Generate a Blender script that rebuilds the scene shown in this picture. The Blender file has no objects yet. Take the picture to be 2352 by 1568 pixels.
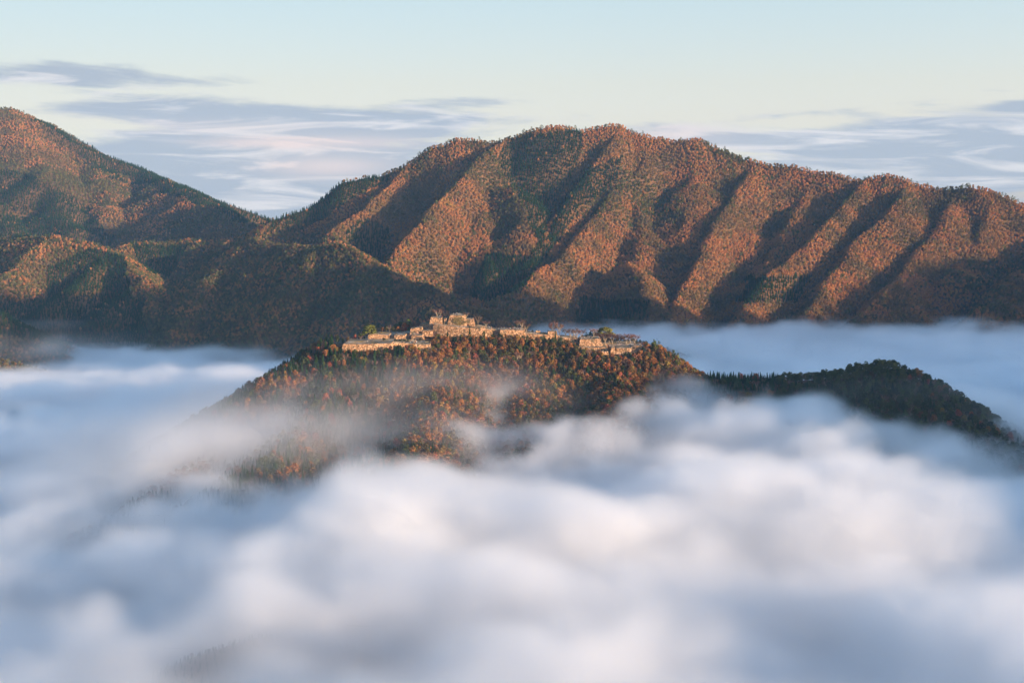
import bpy, math, random
import numpy as np
from mathutils import Vector, Matrix
from mathutils.bvhtree import BVHTree

sc = bpy.context.scene
col = sc.collection
R = math.radians
random.seed(7)
rng = np.random.default_rng(11)

# ------------------------------------------------------------------ camera
CAM_Z = 483.0
PITCH = R(5.0)
cam = bpy.data.cameras.new('camera')
cam.lens = 50.0
cam.sensor_width = 36.0
cam.clip_start = 1.0
cam.clip_end = 40000.0
cam_ob = bpy.data.objects.new('camera', cam)
col.objects.link(cam_ob)
cam_ob.location = (0, 0, CAM_Z)
cam_ob.rotation_euler = (R(90) - PITCH, 0, 0)
sc.camera = cam_ob

# ------------------------------------------------------------------ sun and sky
SUN_AZ, SUN_EL = 59.0, 9.5          # degrees; azimuth from behind the camera towards the right
SUN = Vector((math.sin(R(SUN_AZ)) * math.cos(R(SUN_EL)), -math.cos(R(SUN_AZ)) * math.cos(R(SUN_EL)), math.sin(R(SUN_EL))))
sun = bpy.data.lights.new('sun', 'SUN')
sun.energy = 5.0
sun.angle = R(0.5)
sun.color = (1.0, 0.71, 0.45)
sun_ob = bpy.data.objects.new('sun', sun)
col.objects.link(sun_ob)
sun_ob.rotation_euler = (-SUN).to_track_quat('-Z', 'Y').to_euler()
sun_ob.location = (1500, -1000, 1500)

world = bpy.data.worlds.new('World')
sc.world = world
world.use_nodes = True


class NT:
    """short-hand for building node trees"""
    def __init__(s, nt):
        s.nt = nt
    def n(s, t, **k):
        o = s.nt.nodes.new(t)
        for a, b in k.items():
            setattr(o, a, b)
        return o
    def l(s, a, b):
        s.nt.links.new(a, b)
    def put(s, sock, v):
        if isinstance(v, bpy.types.NodeSocket):
            s.l(v, sock)
        else:
            sock.default_value = v
    def m(s, op, a, b=0.0, c=None, clamp=False):
        o = s.n('ShaderNodeMath', operation=op, use_clamp=clamp)
        s.put(o.inputs[0], a)
        s.put(o.inputs[1], b)
        if c is not None:
            s.put(o.inputs[2], c)
        return o.outputs[0]
    def smooth(s, v, a, b):
        o = s.n('ShaderNodeMapRange', interpolation_type='SMOOTHSTEP')
        s.put(o.inputs[0], v)
        o.inputs[1].default_value = a
        o.inputs[2].default_value = b
        return o.outputs[0]
    def mix(s, f, a, b, blend='MIX'):
        o = s.n('ShaderNodeMix', data_type='RGBA', blend_type=blend)
        s.put(o.inputs[0], f)
        s.put(o.inputs[6], a)
        s.put(o.inputs[7], b)
        return o.outputs[2]
    def noise(s, vec, scale, detail=4.0, rough=0.55, dist=0.0):
        o = s.n('ShaderNodeTexNoise')
        if vec is not None:
            s.l(vec, o.inputs['Vector'])
        o.inputs['Scale'].default_value = scale
        o.inputs['Detail'].default_value = detail
        o.inputs['Roughness'].default_value = rough
        o.inputs['Distortion'].default_value = dist
        return o.outputs[0]
    def ramp(s, f, stops, interp='LINEAR'):
        o = s.n('ShaderNodeValToRGB')
        cr = o.color_ramp
        cr.interpolation = interp
        while len(cr.elements) < len(stops):
            cr.elements.new(0.5)
        for e, (p, c) in zip(cr.elements, stops):
            e.position = p
            e.color = (*c, 1) if len(c) == 3 else c
        s.l(f, o.inputs[0])
        return o.outputs[0]


def build_world():
    nt = world.node_tree
    nt.nodes.clear()
    W = NT(nt)
    sky = W.n('ShaderNodeTexSky', sky_type='NISHITA', sun_disc=False)
    sky.sun_elevation = R(SUN_EL)
    sky.sun_rotation = math.atan2(SUN.x, SUN.y)
    sky.air_density = 1.0
    sky.dust_density = 1.0
    sky.ozone_density = 1.0
    tc = W.n('ShaderNodeTexCoord')
    sep = W.n('ShaderNodeSeparateXYZ')
    W.l(tc.outputs['Generated'], sep.inputs[0])
    az = W.m('ARCTAN2', sep.outputs[0], sep.outputs[1])          # 0 towards +Y, to the right positive
    el = W.m('ARCSINE', sep.outputs[2])
    # --- clear air: the blue top fades to a cream band above the horizon
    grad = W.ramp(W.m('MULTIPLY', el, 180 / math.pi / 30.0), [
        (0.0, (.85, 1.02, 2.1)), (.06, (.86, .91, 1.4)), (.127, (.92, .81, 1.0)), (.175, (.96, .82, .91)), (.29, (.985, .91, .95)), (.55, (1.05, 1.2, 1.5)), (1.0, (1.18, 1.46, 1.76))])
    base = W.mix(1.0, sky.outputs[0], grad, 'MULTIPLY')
    side = W.m('MINIMUM', W.m('MAXIMUM', W.m('ADD', W.m('MULTIPLY', az, 0.5), 1.0), 0.75), 1.2)
    sv = W.n('ShaderNodeVectorMath', operation='SCALE')
    W.l(base, sv.inputs[0])
    W.l(side, sv.inputs['Scale'])
    base = sv.outputs[0]
    # --- stratus streaks on the sky, drawn by direction
    cv = W.n('ShaderNodeCombineXYZ')
    W.l(W.m('MULTIPLY', az, 9.0), cv.inputs[0])
    W.l(W.m('MULTIPLY', W.m('ADD', el, W.m('MULTIPLY', az, 0.045)), 62.0), cv.inputs[1])
    cv.inputs[2].default_value = 3.7
    wn = W.noise(cv.outputs[0], 0.55, 6.0, 0.62, 0.6)
    cv2 = W.n('ShaderNodeCombineXYZ')
    W.l(W.m('MULTIPLY', az, 8.0), cv2.inputs[0])
    W.l(W.m('MULTIPLY', el, 70.0), cv2.inputs[1])
    cv2.inputs[2].default_value = 9.1
    streak = W.noise(cv2.outputs[0], 0.8, 7.0, 0.66, 0.9)
    eld = W.m('MULTIPLY', el, 180 / math.pi)
    low = W.smooth(eld, 4.6, 1.0)                                # more cloud near the horizon
    def lobe(a0, aw, e0, ew):
        a = W.m('POWER', W.m('DIVIDE', W.m('SUBTRACT', W.m('MULTIPLY', az, 180 / math.pi), a0), aw), 2.0)
        b = W.m('POWER', W.m('DIVIDE', W.m('SUBTRACT', eld, e0), ew), 2.0)
        return W.m('EXPONENT', W.m('MULTIPLY', W.m('ADD', a, b), -1.0))
    cover = W.m('MULTIPLY', low, 0.30)
    for (a0, aw, e0, ew, g) in CLOUDS:
        cover = W.m('ADD', cover, W.m('MULTIPLY', lobe(a0, aw, e0, ew), g))
    v = W.m('ADD', W.m('ADD', W.m('MULTIPLY', wn, 1.25), W.m('MULTIPLY', streak, 0.75)), cover)
    mask = W.smooth(v, 1.22, 1.52)
    shade = W.noise(cv2.outputs[0], 1.1, 6.0, 0.62, 1.0)
    lit = W.smooth(shade, 0.46, 0.66)
    pink = 0.0
    for (a0, aw, e0, ew, g) in PINKS:
        q = W.m('MULTIPLY', lobe(a0, aw, e0, ew), g)
        pink = q if pink == 0.0 else W.m('ADD', pink, q)
    pinkf = W.m('MULTIPLY', pink, W.m('ADD', W.m('MULTIPLY', lit, 0.6), 0.55), clamp=True)
    ccol = W.mix(W.m('MULTIPLY', lit, 0.7), (*CLOUD_DARK, 1), (*CLOUD_MID, 1))
    ccol = W.mix(pinkf, ccol, (*CLOUD_PINK, 1))
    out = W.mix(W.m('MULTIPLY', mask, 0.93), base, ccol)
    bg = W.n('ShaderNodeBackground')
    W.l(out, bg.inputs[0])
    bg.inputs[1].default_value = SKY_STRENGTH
    wo = W.n('ShaderNodeOutputWorld')
    W.l(bg.outputs[0], wo.inputs[0])


SKY_STRENGTH = 0.0865
CLOUDS = [(-18, 8, 5.3, .50, .50), (-13, 5, 4.25, .45, .40), (-10.5, 8.5, 2.2, 1.7, .72), (-7, 5, 3.6, .5, .34), (-1.5, 4.5, 4.6, .30, .36), (-4, 3.5, 4.0, .35, .32), (11, 3, 3.05, .35, .35),
          (17.8, 5, 2.8, 1.0, 1.0), (6, 4, 3.3, .6, .38), (15, 8, 1.3, .9, .42), (20, 1.6, 4.15, .22, .4), (11.2, 2, 4.0, .18, .34)]
PINKS = [(-10, 2.2, 2.9, .20, 1.3), (-6.3, 3.0, 2.95, .28, 1.0), (-7.3, 2.4, 2.0, .42, 1.3), (5.6, 3.2, 3.2, .7, .7), (-12, 5, 3.5, .3, .35)]
CLOUD_DARK, CLOUD_MID, CLOUD_PINK = (1.75, 2.0, 2.35), (3.7, 3.55, 3.5), (3.6, 3.0, 2.85)
build_world()

sc.view_settings.view_transform = 'Standard'
sc.view_settings.look = 'None'
sc.view_settings.gamma = 1.0
sc.view_settings.use_curve_mapping = False
sc.view_settings.exposure = 1.52
sc.cycles.use_denoising = True
sc.cycles.max_bounces = 12
sc.cycles.diffuse_bounces = 2
sc.cycles.glossy_bounces = 1
sc.cycles.transmission_bounces = 2
sc.cycles.volume_bounces = 9
sc.cycles.volume_step_rate = 1.0
sc.cycles.sample_clamp_indirect = 6.0
sc.cycles.use_adaptive_sampling = True
sc.cycles.adaptive_threshold = 0.02
sc.cycles.adaptive_min_samples = 32

# ------------------------------------------------------------------ picture -> place
FV = 50 / 36 * 2352       # focal length in pixels of the 2352 wide view of the photograph


def P(u, v, Y):
    """the point at depth Y whose direction was measured at (u, v) in the 2352x1568 view"""
    cx = (u - 1176) / FV
    cz = (784 - v) / FV
    dy = math.cos(PITCH) + cz * math.sin(PITCH)
    dz = -math.sin(PITCH) + cz * math.cos(PITCH)
    return (cx / dy * Y, Y, CAM_Z + dz / dy * Y)


def PF(u, v, Y):
    return P(u / 1.741497, v / 1.741497, Y)


def to_view(x, y, z):
    dz = z - CAM_Z
    f = y * math.cos(PITCH) - dz * math.sin(PITCH)
    up = y * math.sin(PITCH) + dz * math.cos(PITCH)
    f = np.maximum(f, 1.0)
    return 1176 + FV * x / f, 784 - FV * up / f


# ------------------------------------------------------------------ noise
def _lat(ix, iy, seed):
    h = (ix.astype(np.int64) * 374761393 + iy.astype(np.int64) * 668265263 + seed * 2147483647) & 0xFFFFFFFF
    h = ((h ^ (h >> 13)) * 1274126177) & 0xFFFFFFFF
    h = (h ^ (h >> 16)) & 0xFFFFFF
    return h / float(0xFFFFFF) * 2 - 1


def vnoise(x, y, wl, seed=0):
    x = x / wl
    y = y / wl
    ix = np.floor(x)
    iy = np.floor(y)
    fx = x - ix
    fy = y - iy
    sx = fx * fx * fx * (fx * (fx * 6 - 15) + 10)
    sy = fy * fy * fy * (fy * (fy * 6 - 15) + 10)
    a = _lat(ix, iy, seed)
    b = _lat(ix + 1, iy, seed)
    c = _lat(ix, iy + 1, seed)
    d = _lat(ix + 1, iy + 1, seed)
    return (a * (1 - sx) + b * sx) * (1 - sy) + (c * (1 - sx) + d * sx) * sy


def fbm(x, y, wl, octv=4, seed=0, gain=0.5):
    s = 0
    a = 1.0
    for o in range(octv):
        ca, sa = math.cos(o * 1.1), math.sin(o * 1.1)
        s = s + a * vnoise(x * ca - y * sa + 31.7 * o, x * sa + y * ca - 17.3 * o, wl / 2 ** o, seed + o)
        a *= gain
    return s


# ------------------------------------------------------------------ terrain: crests measured in the photograph, flanks falling from them
def crest(pts, drop=0.0):
    out = []
    for p in pts:
        x, y, z = P(*p[:3])
        out.append((x, y, z - drop))
    return out


MT = []      # (points, slope, roundness)
T = 9.0
MT.append((crest([(620, 512, 3450), (700, 484, 3480), (790, 420, 3520), (840, 408, 3540), (885, 408, 3560), (960, 378, 3580), (1000, 348, 3590),
                  (1060, 324, 3600), (1150, 322, 3600), (1180, 309, 3600), (1240, 293, 3600), (1290, 288, 3600), (1340, 296, 3600), (1390, 288, 3610), (1415, 290, 3610),
                  (1470, 314, 3600), (1500, 324, 3600), (1560, 326, 3590), (1610, 322, 3580), (1660, 344, 3560), (1720, 364, 3540), (1780, 380, 3520), (1860, 395, 3490),
                  (1910, 405, 3470), (1960, 416, 3450), (1990, 414, 3440), (2030, 409, 3430), (2100, 424, 3400), (2180, 434, 3370), (2260, 449, 3340), (2352, 472, 3300),
                  (2480, 500, 3250), (2700, 540, 3150)], T - 13), .98, 14))
# spurs that come down towards the valley
for pts, s in [
    ([(1175, 312, 3600), (1130, 348, 3500), (1085, 402, 3400), (1010, 482, 3230), (960, 545, 3100), (910, 610, 2980), (880, 680, 2850)], 1.0),
    ([(960, 380, 3580), (900, 430, 3480), (830, 490, 3340), (760, 540, 3230)], 1.0),
    ([(1085, 432, 3400), (1110, 510, 3260), (1130, 590, 3120), (1120, 670, 2960), (1100, 730, 2850)], .62),
    ([(1185, 430, 3350), (1205, 520, 3200), (1228, 600, 3070)], .66),
    ([(1425, 292, 3610), (1400, 350, 3500), (1345, 430, 3380), (1290, 500, 3260)], .95),
    ([(1520, 326, 3600), (1465, 400, 3470), (1400, 470, 3330), (1345, 540, 3180), (1290, 600, 3040), (1215, 650, 2920), (1150, 690, 2820)], 1.0),
    ([(1465, 420, 3470), (1480, 530, 3270), (1470, 620, 3080), (1440, 690, 2930)], .58),
    ([(1440, 600, 3040), (1480, 650, 2900), (1500, 700, 2800)], .8),
    ([(1610, 345, 3580), (1600, 425, 3440), (1575, 530, 3250), (1560, 640, 3050)], .60),
    ([(1740, 372, 3530), (1700, 440, 3400), (1650, 520, 3230), (1600, 610, 3040), (1560, 700, 2850), (1545, 740, 2760)], 1.05),
    ([(1860, 410, 3490), (1840, 485, 3360), (1790, 580, 3180), (1735, 650, 2980)], .60),
    ([(2000, 412, 3440), (1940, 480, 3300), (1880, 550, 3160), (1800, 620, 3020), (1740, 680, 2890), (1700, 735, 2780)], 1.05),
    ([(2100, 430, 3400), (2060, 490, 3260), (1960, 570, 3110), (1900, 660, 2930), (1850, 740, 2760)], .85),
    ([(2200, 445, 3360), (2175, 530, 3220), (2090, 620, 3050), (2040, 680, 2890), (1960, 740, 2750)], .72),
    ([(2290, 465, 3320), (2260, 570, 3180), (2170, 650, 3010)], .62),
    ([(2480, 502, 3250), (2420, 560, 3100), (2330, 640, 2930), (2250, 720, 2780)], .85),
]:
    MT.append((crest(pts, T - (16 if pts[0][1] < 470 and pts[0][2] > 3300 else 10)), s, 7))
# the lower ridge that runs out to the left and down behind the castle
for pts, s in [
    ([(620, 512, 3450), (590, 545, 3380), (560, 560, 3300), (640, 566, 3180), (730, 562, 3080), (800, 575, 3000), (860, 603, 2920), (960, 652, 2800), (1040, 695, 2700), (1150, 740, 2620)], .62),
    ([(730, 562, 3080), (690, 620, 2950), (640, 680, 2830), (600, 740, 2720)], .6),
    ([(860, 603, 2920), (820, 670, 2800), (780, 740, 2680)], .6),
    ([(620, 512, 3450), (560, 548, 3480), (520, 556, 3500), (400, 552, 3550), (300, 562, 3500), (262, 585, 3420), (250, 600, 3330)], .6),
    ([(520, 560, 3450), (470, 610, 3300), (420, 670, 3150), (370, 740, 2960)], .65),
    ([(560, 560, 3300), (520, 600, 3200), (480, 640, 3100), (430, 700, 2950), (400, 770, 2800)], .6),
    ([(130, 540, 3350), (190, 552, 3330), (240, 568, 3300), (280, 592, 3250), (330, 650, 3100), (350, 720, 2950)], .62),
    ([(130, 540, 3350), (70, 590, 3230), (20, 630, 3120), (-60, 690, 3000)], .80),
    ([(260, 580, 3280), (200, 630, 3150), (130, 690, 3010), (70, 740, 2900)], .85),
    ([(330, 650, 3100), (270, 690, 3000), (230, 730, 2900)], .8),
    ([(130, 540, 3350), (40, 546, 3450), (-80, 560, 3500), (-250, 560, 3500)], .6),
    ([(-80, 705, 2750), (0, 715, 2720), (60, 745, 2680), (130, 805, 2600)], .6),
    ([(-120, 830, 2450), (0, 826, 2450), (50, 836, 2440), (100, 862, 2420)], .6),
]:
    MT.append((crest(pts, T - (16 if pts[0][1] < 470 and pts[0][2] > 3300 else 10)), s, 7))
# the far mountain on the left
for pts, s in [
    ([(-260, 330, 5100), (-120, 262, 5150), (-40, 262, 5180), (20, 250, 5200), (90, 296, 5150), (200, 350, 5080), (330, 404, 5000), (430, 434, 4500), (480, 474, 4250), (560, 514, 4020), (640, 545, 3900), (700, 580, 3850)], .62),
    ([(20, 250, 5200), (60, 330, 4950), (110, 400, 4700), (140, 470, 4450), (170, 530, 4200)], .50),
    ([(-100, 262, 5150), (-80, 380, 4800), (-20, 470, 4450), (20, 530, 4200)], .5),
    ([(300, 396, 5020), (330, 450, 4750), (370, 500, 4500), (400, 545, 4250)], .42),
    ([(200, 350, 5080), (230, 420, 4750), (260, 500, 4400)], .42),
    ([(430, 434, 4500), (430, 480, 4330), (420, 520, 4150)], .45),
]:
    MT.append((crest(pts, T - 17), s, 20))
# small ridge that surfaces from the fog behind the castle
MT.append((crest([(1380, 770, 2350), (1450, 782, 2330), (1500, 792, 2310), (1560, 812, 2290), (1640, 848, 2270), (1720, 880, 2250)], -5), .5, 10))

# castle hill
HL = []
h = 8.0
HL.append(([PF(*p) for p in [(1364, 1402, 1516), (1450, 1402, 1514), (1560, 1396, 1514), (1640, 1402, 1512), (1725, 1411, 1515)]], .66, 10))
HL.append(([PF(*p) for p in [(1725, 1411, 1515), (1722, 1375, 1552), (1740, 1349, 1568), (1800, 1345, 1575), (1925, 1349, 1580), (2100, 1356, 1585), (2230, 1364, 1588),
                             (2310, 1384, 1585), (2325, 1400, 1568), (2430, 1417, 1560), (2530, 1421, 1556), (2590, 1402, 1562)]], .66, 10))
HL.append(([PF(*p) for p in [(1340, 1372, 1560), (1473, 1368, 1590), (1700, 1350, 1600), (1800, 1334, 1620), (1900, 1336, 1620), (2100, 1348, 1620), (2200, 1351, 1610), (2400, 1388, 1600), (2560, 1394, 1600)]], .66, 14))
HL.append(([PF(*p) for p in [(1540, 1350, 1640), (1600, 1342, 1652), (1700, 1338, 1650), (1740, 1345, 1640)]], .66, 14))
HL.append((crest([(330, 1230, 1330), (450, 1070, 1370), (560, 926, 1430), (640, 868, 1470), (700, 836, 1500), (760, 806, 1530), (800, 800, 1540)], 2), .60, 12))
HL.append((crest([(1460, 803, 1575), (1500, 822, 1560), (1545, 843, 1548), (1600, 869, 1532), (1680, 871, 1512), (1760, 872, 1500), (1830, 868, 1482), (1900, 862, 1470), (1960, 852, 1460), (2030, 841, 1450),
                  (2080, 858, 1442), (2160, 908, 1430), (2240, 965, 1418), (2300, 1020, 1410), (2400, 1130, 1400)], 1), .60, 12))
for pts, s in [
    ([(810, 815, 1512), (740, 890, 1440), (680, 980, 1350), (600, 1060, 1260), (480, 1140, 1180), (300, 1220, 1110)], .55),
    ([(1000, 830, 1505), (1010, 900, 1420), (980, 980, 1330), (930, 1050, 1250)], .5),
    ([(1250, 800, 1575), (1230, 880, 1480), (1210, 950, 1400), (1200, 1020, 1320)], .5),
    ([(1450, 822, 1556), (1420, 880, 1480), (1400, 940, 1400), (1390, 1010, 1320)], .5),
    ([(1560, 858, 1545), (1560, 930, 1450), (1560, 1000, 1350)], .5),
    ([(2030, 850, 1450), (1960, 930, 1380), (1900, 1010, 1300)], .55),
    ([(560, 960, 1430), (500, 1030, 1350), (380, 1115, 1230), (240, 1200, 1130), (50, 1310, 1070), (-80, 1380, 1030)], .5),
    ([(430, 1505, 770), (500, 1465, 795), (600, 1435, 820), (680, 1440, 830)], .5),
]:
    HL.append((crest(pts, h), s, 12))

# the mountain beside the frame that throws the long morning shadow
CA = [([(700, -1200, 380), (950, -500, 370), (1205, 95, 448), (1250, 200, 445), (1330, 320, 440), (1400, 420, 470), (1460, 510, 495), (1520, 600, 572), (1600, 735, 575), (1700, 900, 600), (1800, 1060, 690), (1850, 1140, 830), (1893, 1203, 925), (1940, 1270, 900),
        (1985, 1335, 875), (2040, 1415, 868), (2085, 1478, 780), (2142, 1550, 695), (2165, 1575, 670), (2190, 1605, 590), (2240, 1665, 592), (2380, 1830, 635), (2436, 1898, 665), (2800, 2500, 760)], .72, 25),
      ([(1893, 1203, 890), (1500, 1300, 520), (1200, 1400, 380)], .8, 20),
      ([(2520, 2000, 680), (2150, 2200, 520), (1900, 2400, 400)], .7, 20)]
FLOOR = 150.0


def height(x, y, sets=None):
    shp = np.shape(x)
    x = np.ravel(np.asarray(x, float))
    y = np.ravel(np.asarray(y, float))
    wx = x + 11 * fbm(x, y, 190, 3, 5)
    wy = y + 11 * fbm(x, y, 190, 3, 25)
    z = np.full(x.shape, FLOOR)
    for pts, slope, rnd in (sets or (MT + HL + CA)):
        reach = (max(p[2] for p in pts) - FLOOR) / slope
        xs = [p[0] for p in pts]
        ys = [p[1] for p in pts]
        sel = np.where((x > min(xs) - reach) & (x < max(xs) + reach) & (y > min(ys) - reach) & (y < max(ys) + reach))[0]
        if len(sel) == 0:
            continue
        near = slope < .7 and pts[0][1] < 1700 and max(ys) < 1700
        X = x[sel] if near else wx[sel]
        Yy = y[sel] if near else wy[sel]
        best = np.full(X.shape, -1e9)
        for a, b in zip(pts[:-1], pts[1:]):
            dx, dy = b[0] - a[0], b[1] - a[1]
            t = np.clip(((X - a[0]) * dx + (Yy - a[1]) * dy) / (dx * dx + dy * dy), 0, 1)
            d = np.hypot(X - a[0] - t * dx, Yy - a[1] - t * dy)
            best = np.maximum(best, a[2] + t * (b[2] - a[2]) - slope * (np.sqrt(d * d + rnd * rnd) - rnd))
        z[sel] = np.maximum(z[sel], best)
    far = np.clip((y - 1900) / 400, 0, 1)
    amp = 2.0 + 4.5 * far
    z = z + amp * fbm(x, y, 110, 4, 3)
    # gullies
    g = 1 - np.abs(fbm(x, y, 240, 3, 40))
    z = z + far * 10 * (g - .8)
    return z.reshape(shp)


# ------------------------------------------------------------------ materials
MATS = {}


def material(name):
    m = bpy.data.materials.new(name)
    m.use_nodes = True
    m.node_tree.nodes.clear()
    MATS[name] = m
    return m, NT(m.node_tree)


def finish(T_, bsdf):
    o = T_.n('ShaderNodeOutputMaterial')
    T_.l(bsdf, o.inputs[0])


def leafy(name, stops, transl=.18, big=None, sat=1.0):
    """foliage: colour drawn per tree and, a little, per leaf clump"""
    m, S = material(name)
    oi = S.n('ShaderNodeObjectInfo')
    geo = S.n('ShaderNodeNewGeometry')
    tc = S.n('ShaderNodeTexCoord')
    f = oi.outputs['Random']
    if big:
        nz = S.noise(oi.outputs['Location'], big, 3.0)
        f = S.m('ADD', S.m('MULTIPLY', f, 0.26), S.m('MULTIPLY', S.m('SUBTRACT', nz, 0.5), 2.4), clamp=False)
        f = S.m('ADD', f, 0.37, clamp=True)
    c = S.ramp(f, stops)
    isl = geo.outputs['Random Per Island']
    hsv = S.n('ShaderNodeHueSaturation')
    S.l(c, hsv.inputs['Color'])
    S.l(S.m('ADD', S.m('MULTIPLY', isl, 0.04), 0.48), hsv.inputs['Hue'])
    S.l(S.m('ADD', S.m('MULTIPLY', isl, 0.5), 0.78), hsv.inputs['Value'])
    hsv.inputs['Saturation'].default_value = sat
    d = S.n('ShaderNodeBsdfDiffuse')
    S.l(hsv.outputs[0], d.inputs[0])
    t = S.n('ShaderNodeBsdfTranslucent')
    S.l(hsv.outputs[0], t.inputs[0])
    mx = S.n('ShaderNodeMixShader')
    mx.inputs[0].default_value = transl
    S.l(d.outputs[0], mx.inputs[1])
    S.l(t.outputs[0], mx.inputs[2])
    finish(S, mx.outputs[0])
    return m


M_AUTUMN = leafy('autumn_leaves', [(0, (.050, .055, .022)), (.16, (.085, .060, .026)), (.34, (.13, .066, .030)), (.52, (.18, .080, .032)), (.68, (.25, .100, .034)), (.80, (.15, .060, .034)), (.90, (.20, .14, .035)), (1, (.27, .085, .035))])
M_AUTUMN_FAR = leafy('autumn_leaves_far', [(0, (.080, .076, .036)), (.25, (.14, .100, .046)), (.45, (.23, .130, .054)), (.62, (.33, .160, .062)), (.8, (.38, .160, .066)), (1, (.35, .20, .066))], big=.011)
M_GREEN = leafy('evergreen_leaves', [(0, (.032, .042, .018)), (.5, (.050, .060, .022)), (1, (.088, .085, .028))])
M_OLIVE = leafy('olive_leaves', [(0, (.045, .060, .024)), (.5, (.080, .085, .032)), (1, (.16, .125, .05))])
M_CEDAR = leafy('cedar_needles', [(0, (.010, .028, .011)), (.5, (.016, .040, .014)), (1, (.028, .052, .016))], transl=.1)
M_PINE = leafy('pine_needles', [(0, (.040, .062, .020)), (.5, (.075, .095, .022)), (1, (.12, .115, .025))], transl=.15)
M_TWIG = leafy('bare_twigs', [(0, (.11, .060, .045)), (.5, (.15, .075, .058)), (1, (.13, .085, .06))], transl=.1)
M_RED = leafy('red_leaves', [(0, (.20, .055, .038)), (1, (.28, .085, .05))])
M_IVY = leafy('ivy_leaves', [(0, (.12, .10, .04)), (1, (.20, .13, .06))])


def m_bark():
    m, S = material('bark')
    tc = S.n('ShaderNodeTexCoord')
    n = S.noise(tc.outputs['Object'], 2.5, 4)
    c = S.ramp(n, [(.3, (.10, .075, .055)), (.7, (.26, .21, .16))])
    d = S.n('ShaderNodeBsdfDiffuse')
    S.l(c, d.inputs[0])
    finish(S, d.outputs[0])
    return m


M_BARK = m_bark()


def m_pale():
    m, S = material('pale_bark')
    tc = S.n('ShaderNodeTexCoord')
    n = S.noise(tc.outputs['Object'], 3.5, 4)
    c = S.ramp(n, [(.3, (.16, .12, .09)), (.7, (.34, .27, .19))])
    d = S.n('ShaderNodeBsdfDiffuse')
    S.l(c, d.inputs[0])
    finish(S, d.outputs[0])
    return m


M_PALE = m_pale()


def m_litter():
    m, S = material('leaf_litter')
    geo = S.n('ShaderNodeNewGeometry')
    n = S.noise(geo.outputs['Position'], .08, 6)
    n2 = S.noise(geo.outputs['Position'], .6, 4)
    c = S.ramp(n, [(.3, (.050, .046, .022)), (.5, (.11, .062, .032)), (.7, (.16, .078, .038))])
    c = S.mix(.5, c, S.ramp(n2, [(.3, (.045, .035, .02)), (.7, (.15, .08, .038))]))
    d = S.n('ShaderNodeBsdfDiffuse')
    S.l(c, d.inputs[0])
    bp = S.n('ShaderNodeBump')
    bp.inputs['Distance'].default_value = 2.0
    bp.inputs['Strength'].default_value = .6
    S.l(n2, bp.inputs['Height'])
    S.l(bp.outputs[0], d.inputs['Normal'])
    finish(S, d.outputs[0])
    return m


M_LITTER = m_litter()


def m_stone(name, warm=1.0):
    m, S = material(name)
    geo = S.n('ShaderNodeNewGeometry')
    pos = geo.outputs['Position']
    mp = S.n('ShaderNodeMapping')
    mp.inputs['Scale'].default_value = (1, 1, 1.35)
    S.l(pos, mp.inputs[0])
    vo = S.n('ShaderNodeTexVoronoi')
    vo.inputs['Scale'].default_value = .75
    S.l(mp.outputs[0], vo.inputs['Vector'])
    ve = S.n('ShaderNodeTexVoronoi', feature='DISTANCE_TO_EDGE')
    ve.inputs['Scale'].default_value = .75
    S.l(mp.outputs[0], ve.inputs['Vector'])
    bw = S.n('ShaderNodeRGBToBW')
    S.l(vo.outputs['Color'], bw.inputs[0])
    c = S.ramp(bw.outputs[0], [(.2, (.21, .115, .060)), (.5, (.46, .262, .145)), (.8, (.66, .42, .26))])
    n = S.noise(pos, .16, 5, .62)
    c = S.mix(S.smooth(n, .50, .68), c, (.15, .12, .075, 1))
    n3 = S.noise(pos, .45, 4, .6)
    c = S.mix(S.m('MULTIPLY', S.smooth(n3, .50, .70), .55), c, (.13, .11, .07, 1))
    gap = S.smooth(ve.outputs['Distance'], .0, .09)
    c = S.mix(gap, (.05, .042, .03, 1), c)
    d = S.n('ShaderNodeBsdfDiffuse')
    S.l(c, d.inputs[0])
    d.inputs['Roughness'].default_value = .6
    bp = S.n('ShaderNodeBump')
    bp.inputs['Distance'].default_value = .5
    bp.inputs['Strength'].default_value = .9
    S.l(S.m('ADD', gap, S.m('MULTIPLY', bw.outputs[0], .8)), bp.inputs['Height'])
    S.l(bp.outputs[0], d.inputs['Normal'])
    finish(S, d.outputs[0])
    return m


M_STONE = m_stone('castle_stone')


def m_top():
    m, S = material('dry_grass')
    geo = S.n('ShaderNodeNewGeometry')
    n = S.noise(geo.outputs['Position'], .10, 5, .6)
    n2 = S.noise(geo.outputs['Position'], .9, 3, .6)
    c = S.ramp(n, [(.35, (.15, .12, .06)), (.48, (.20, .14, .08)), (.56, (.24, .21, .17)), (.66, (.33, .30, .25))])
    c = S.mix(S.m('MULTIPLY', S.smooth(n2, .4, .65), .5), c, (.12, .085, .045, 1))
    d = S.n('ShaderNodeBsdfDiffuse')
    S.l(c, d.inputs[0])
    finish(S, d.outputs[0])
    return m


M_TOP = m_top()


def plain(name, c, r=.8):
    m, S = material(name)
    tc = S.n('ShaderNodeTexCoord')
    n = S.noise(tc.outputs['Object'], 6.0, 3)
    k = S.mix(S.m('MULTIPLY', n, .5), (*c, 1), (c[0] * .7, c[1] * .7, c[2] * .7, 1))
    d = S.n('ShaderNodeBsdfPrincipled')
    S.l(k, d.inputs['Base Color'])
    d.inputs['Roughness'].default_value = r
    finish(S, d.outputs[0])
    return m


# ------------------------------------------------------------------ mesh helpers
def tag(o, label=None, cat=None, group=None, kind=None):
    if label:
        o['label'] = label
    if cat:
        o['category'] = cat
    if group:
        o['group'] = group
    if kind:
        o['kind'] = kind
    return o


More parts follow.
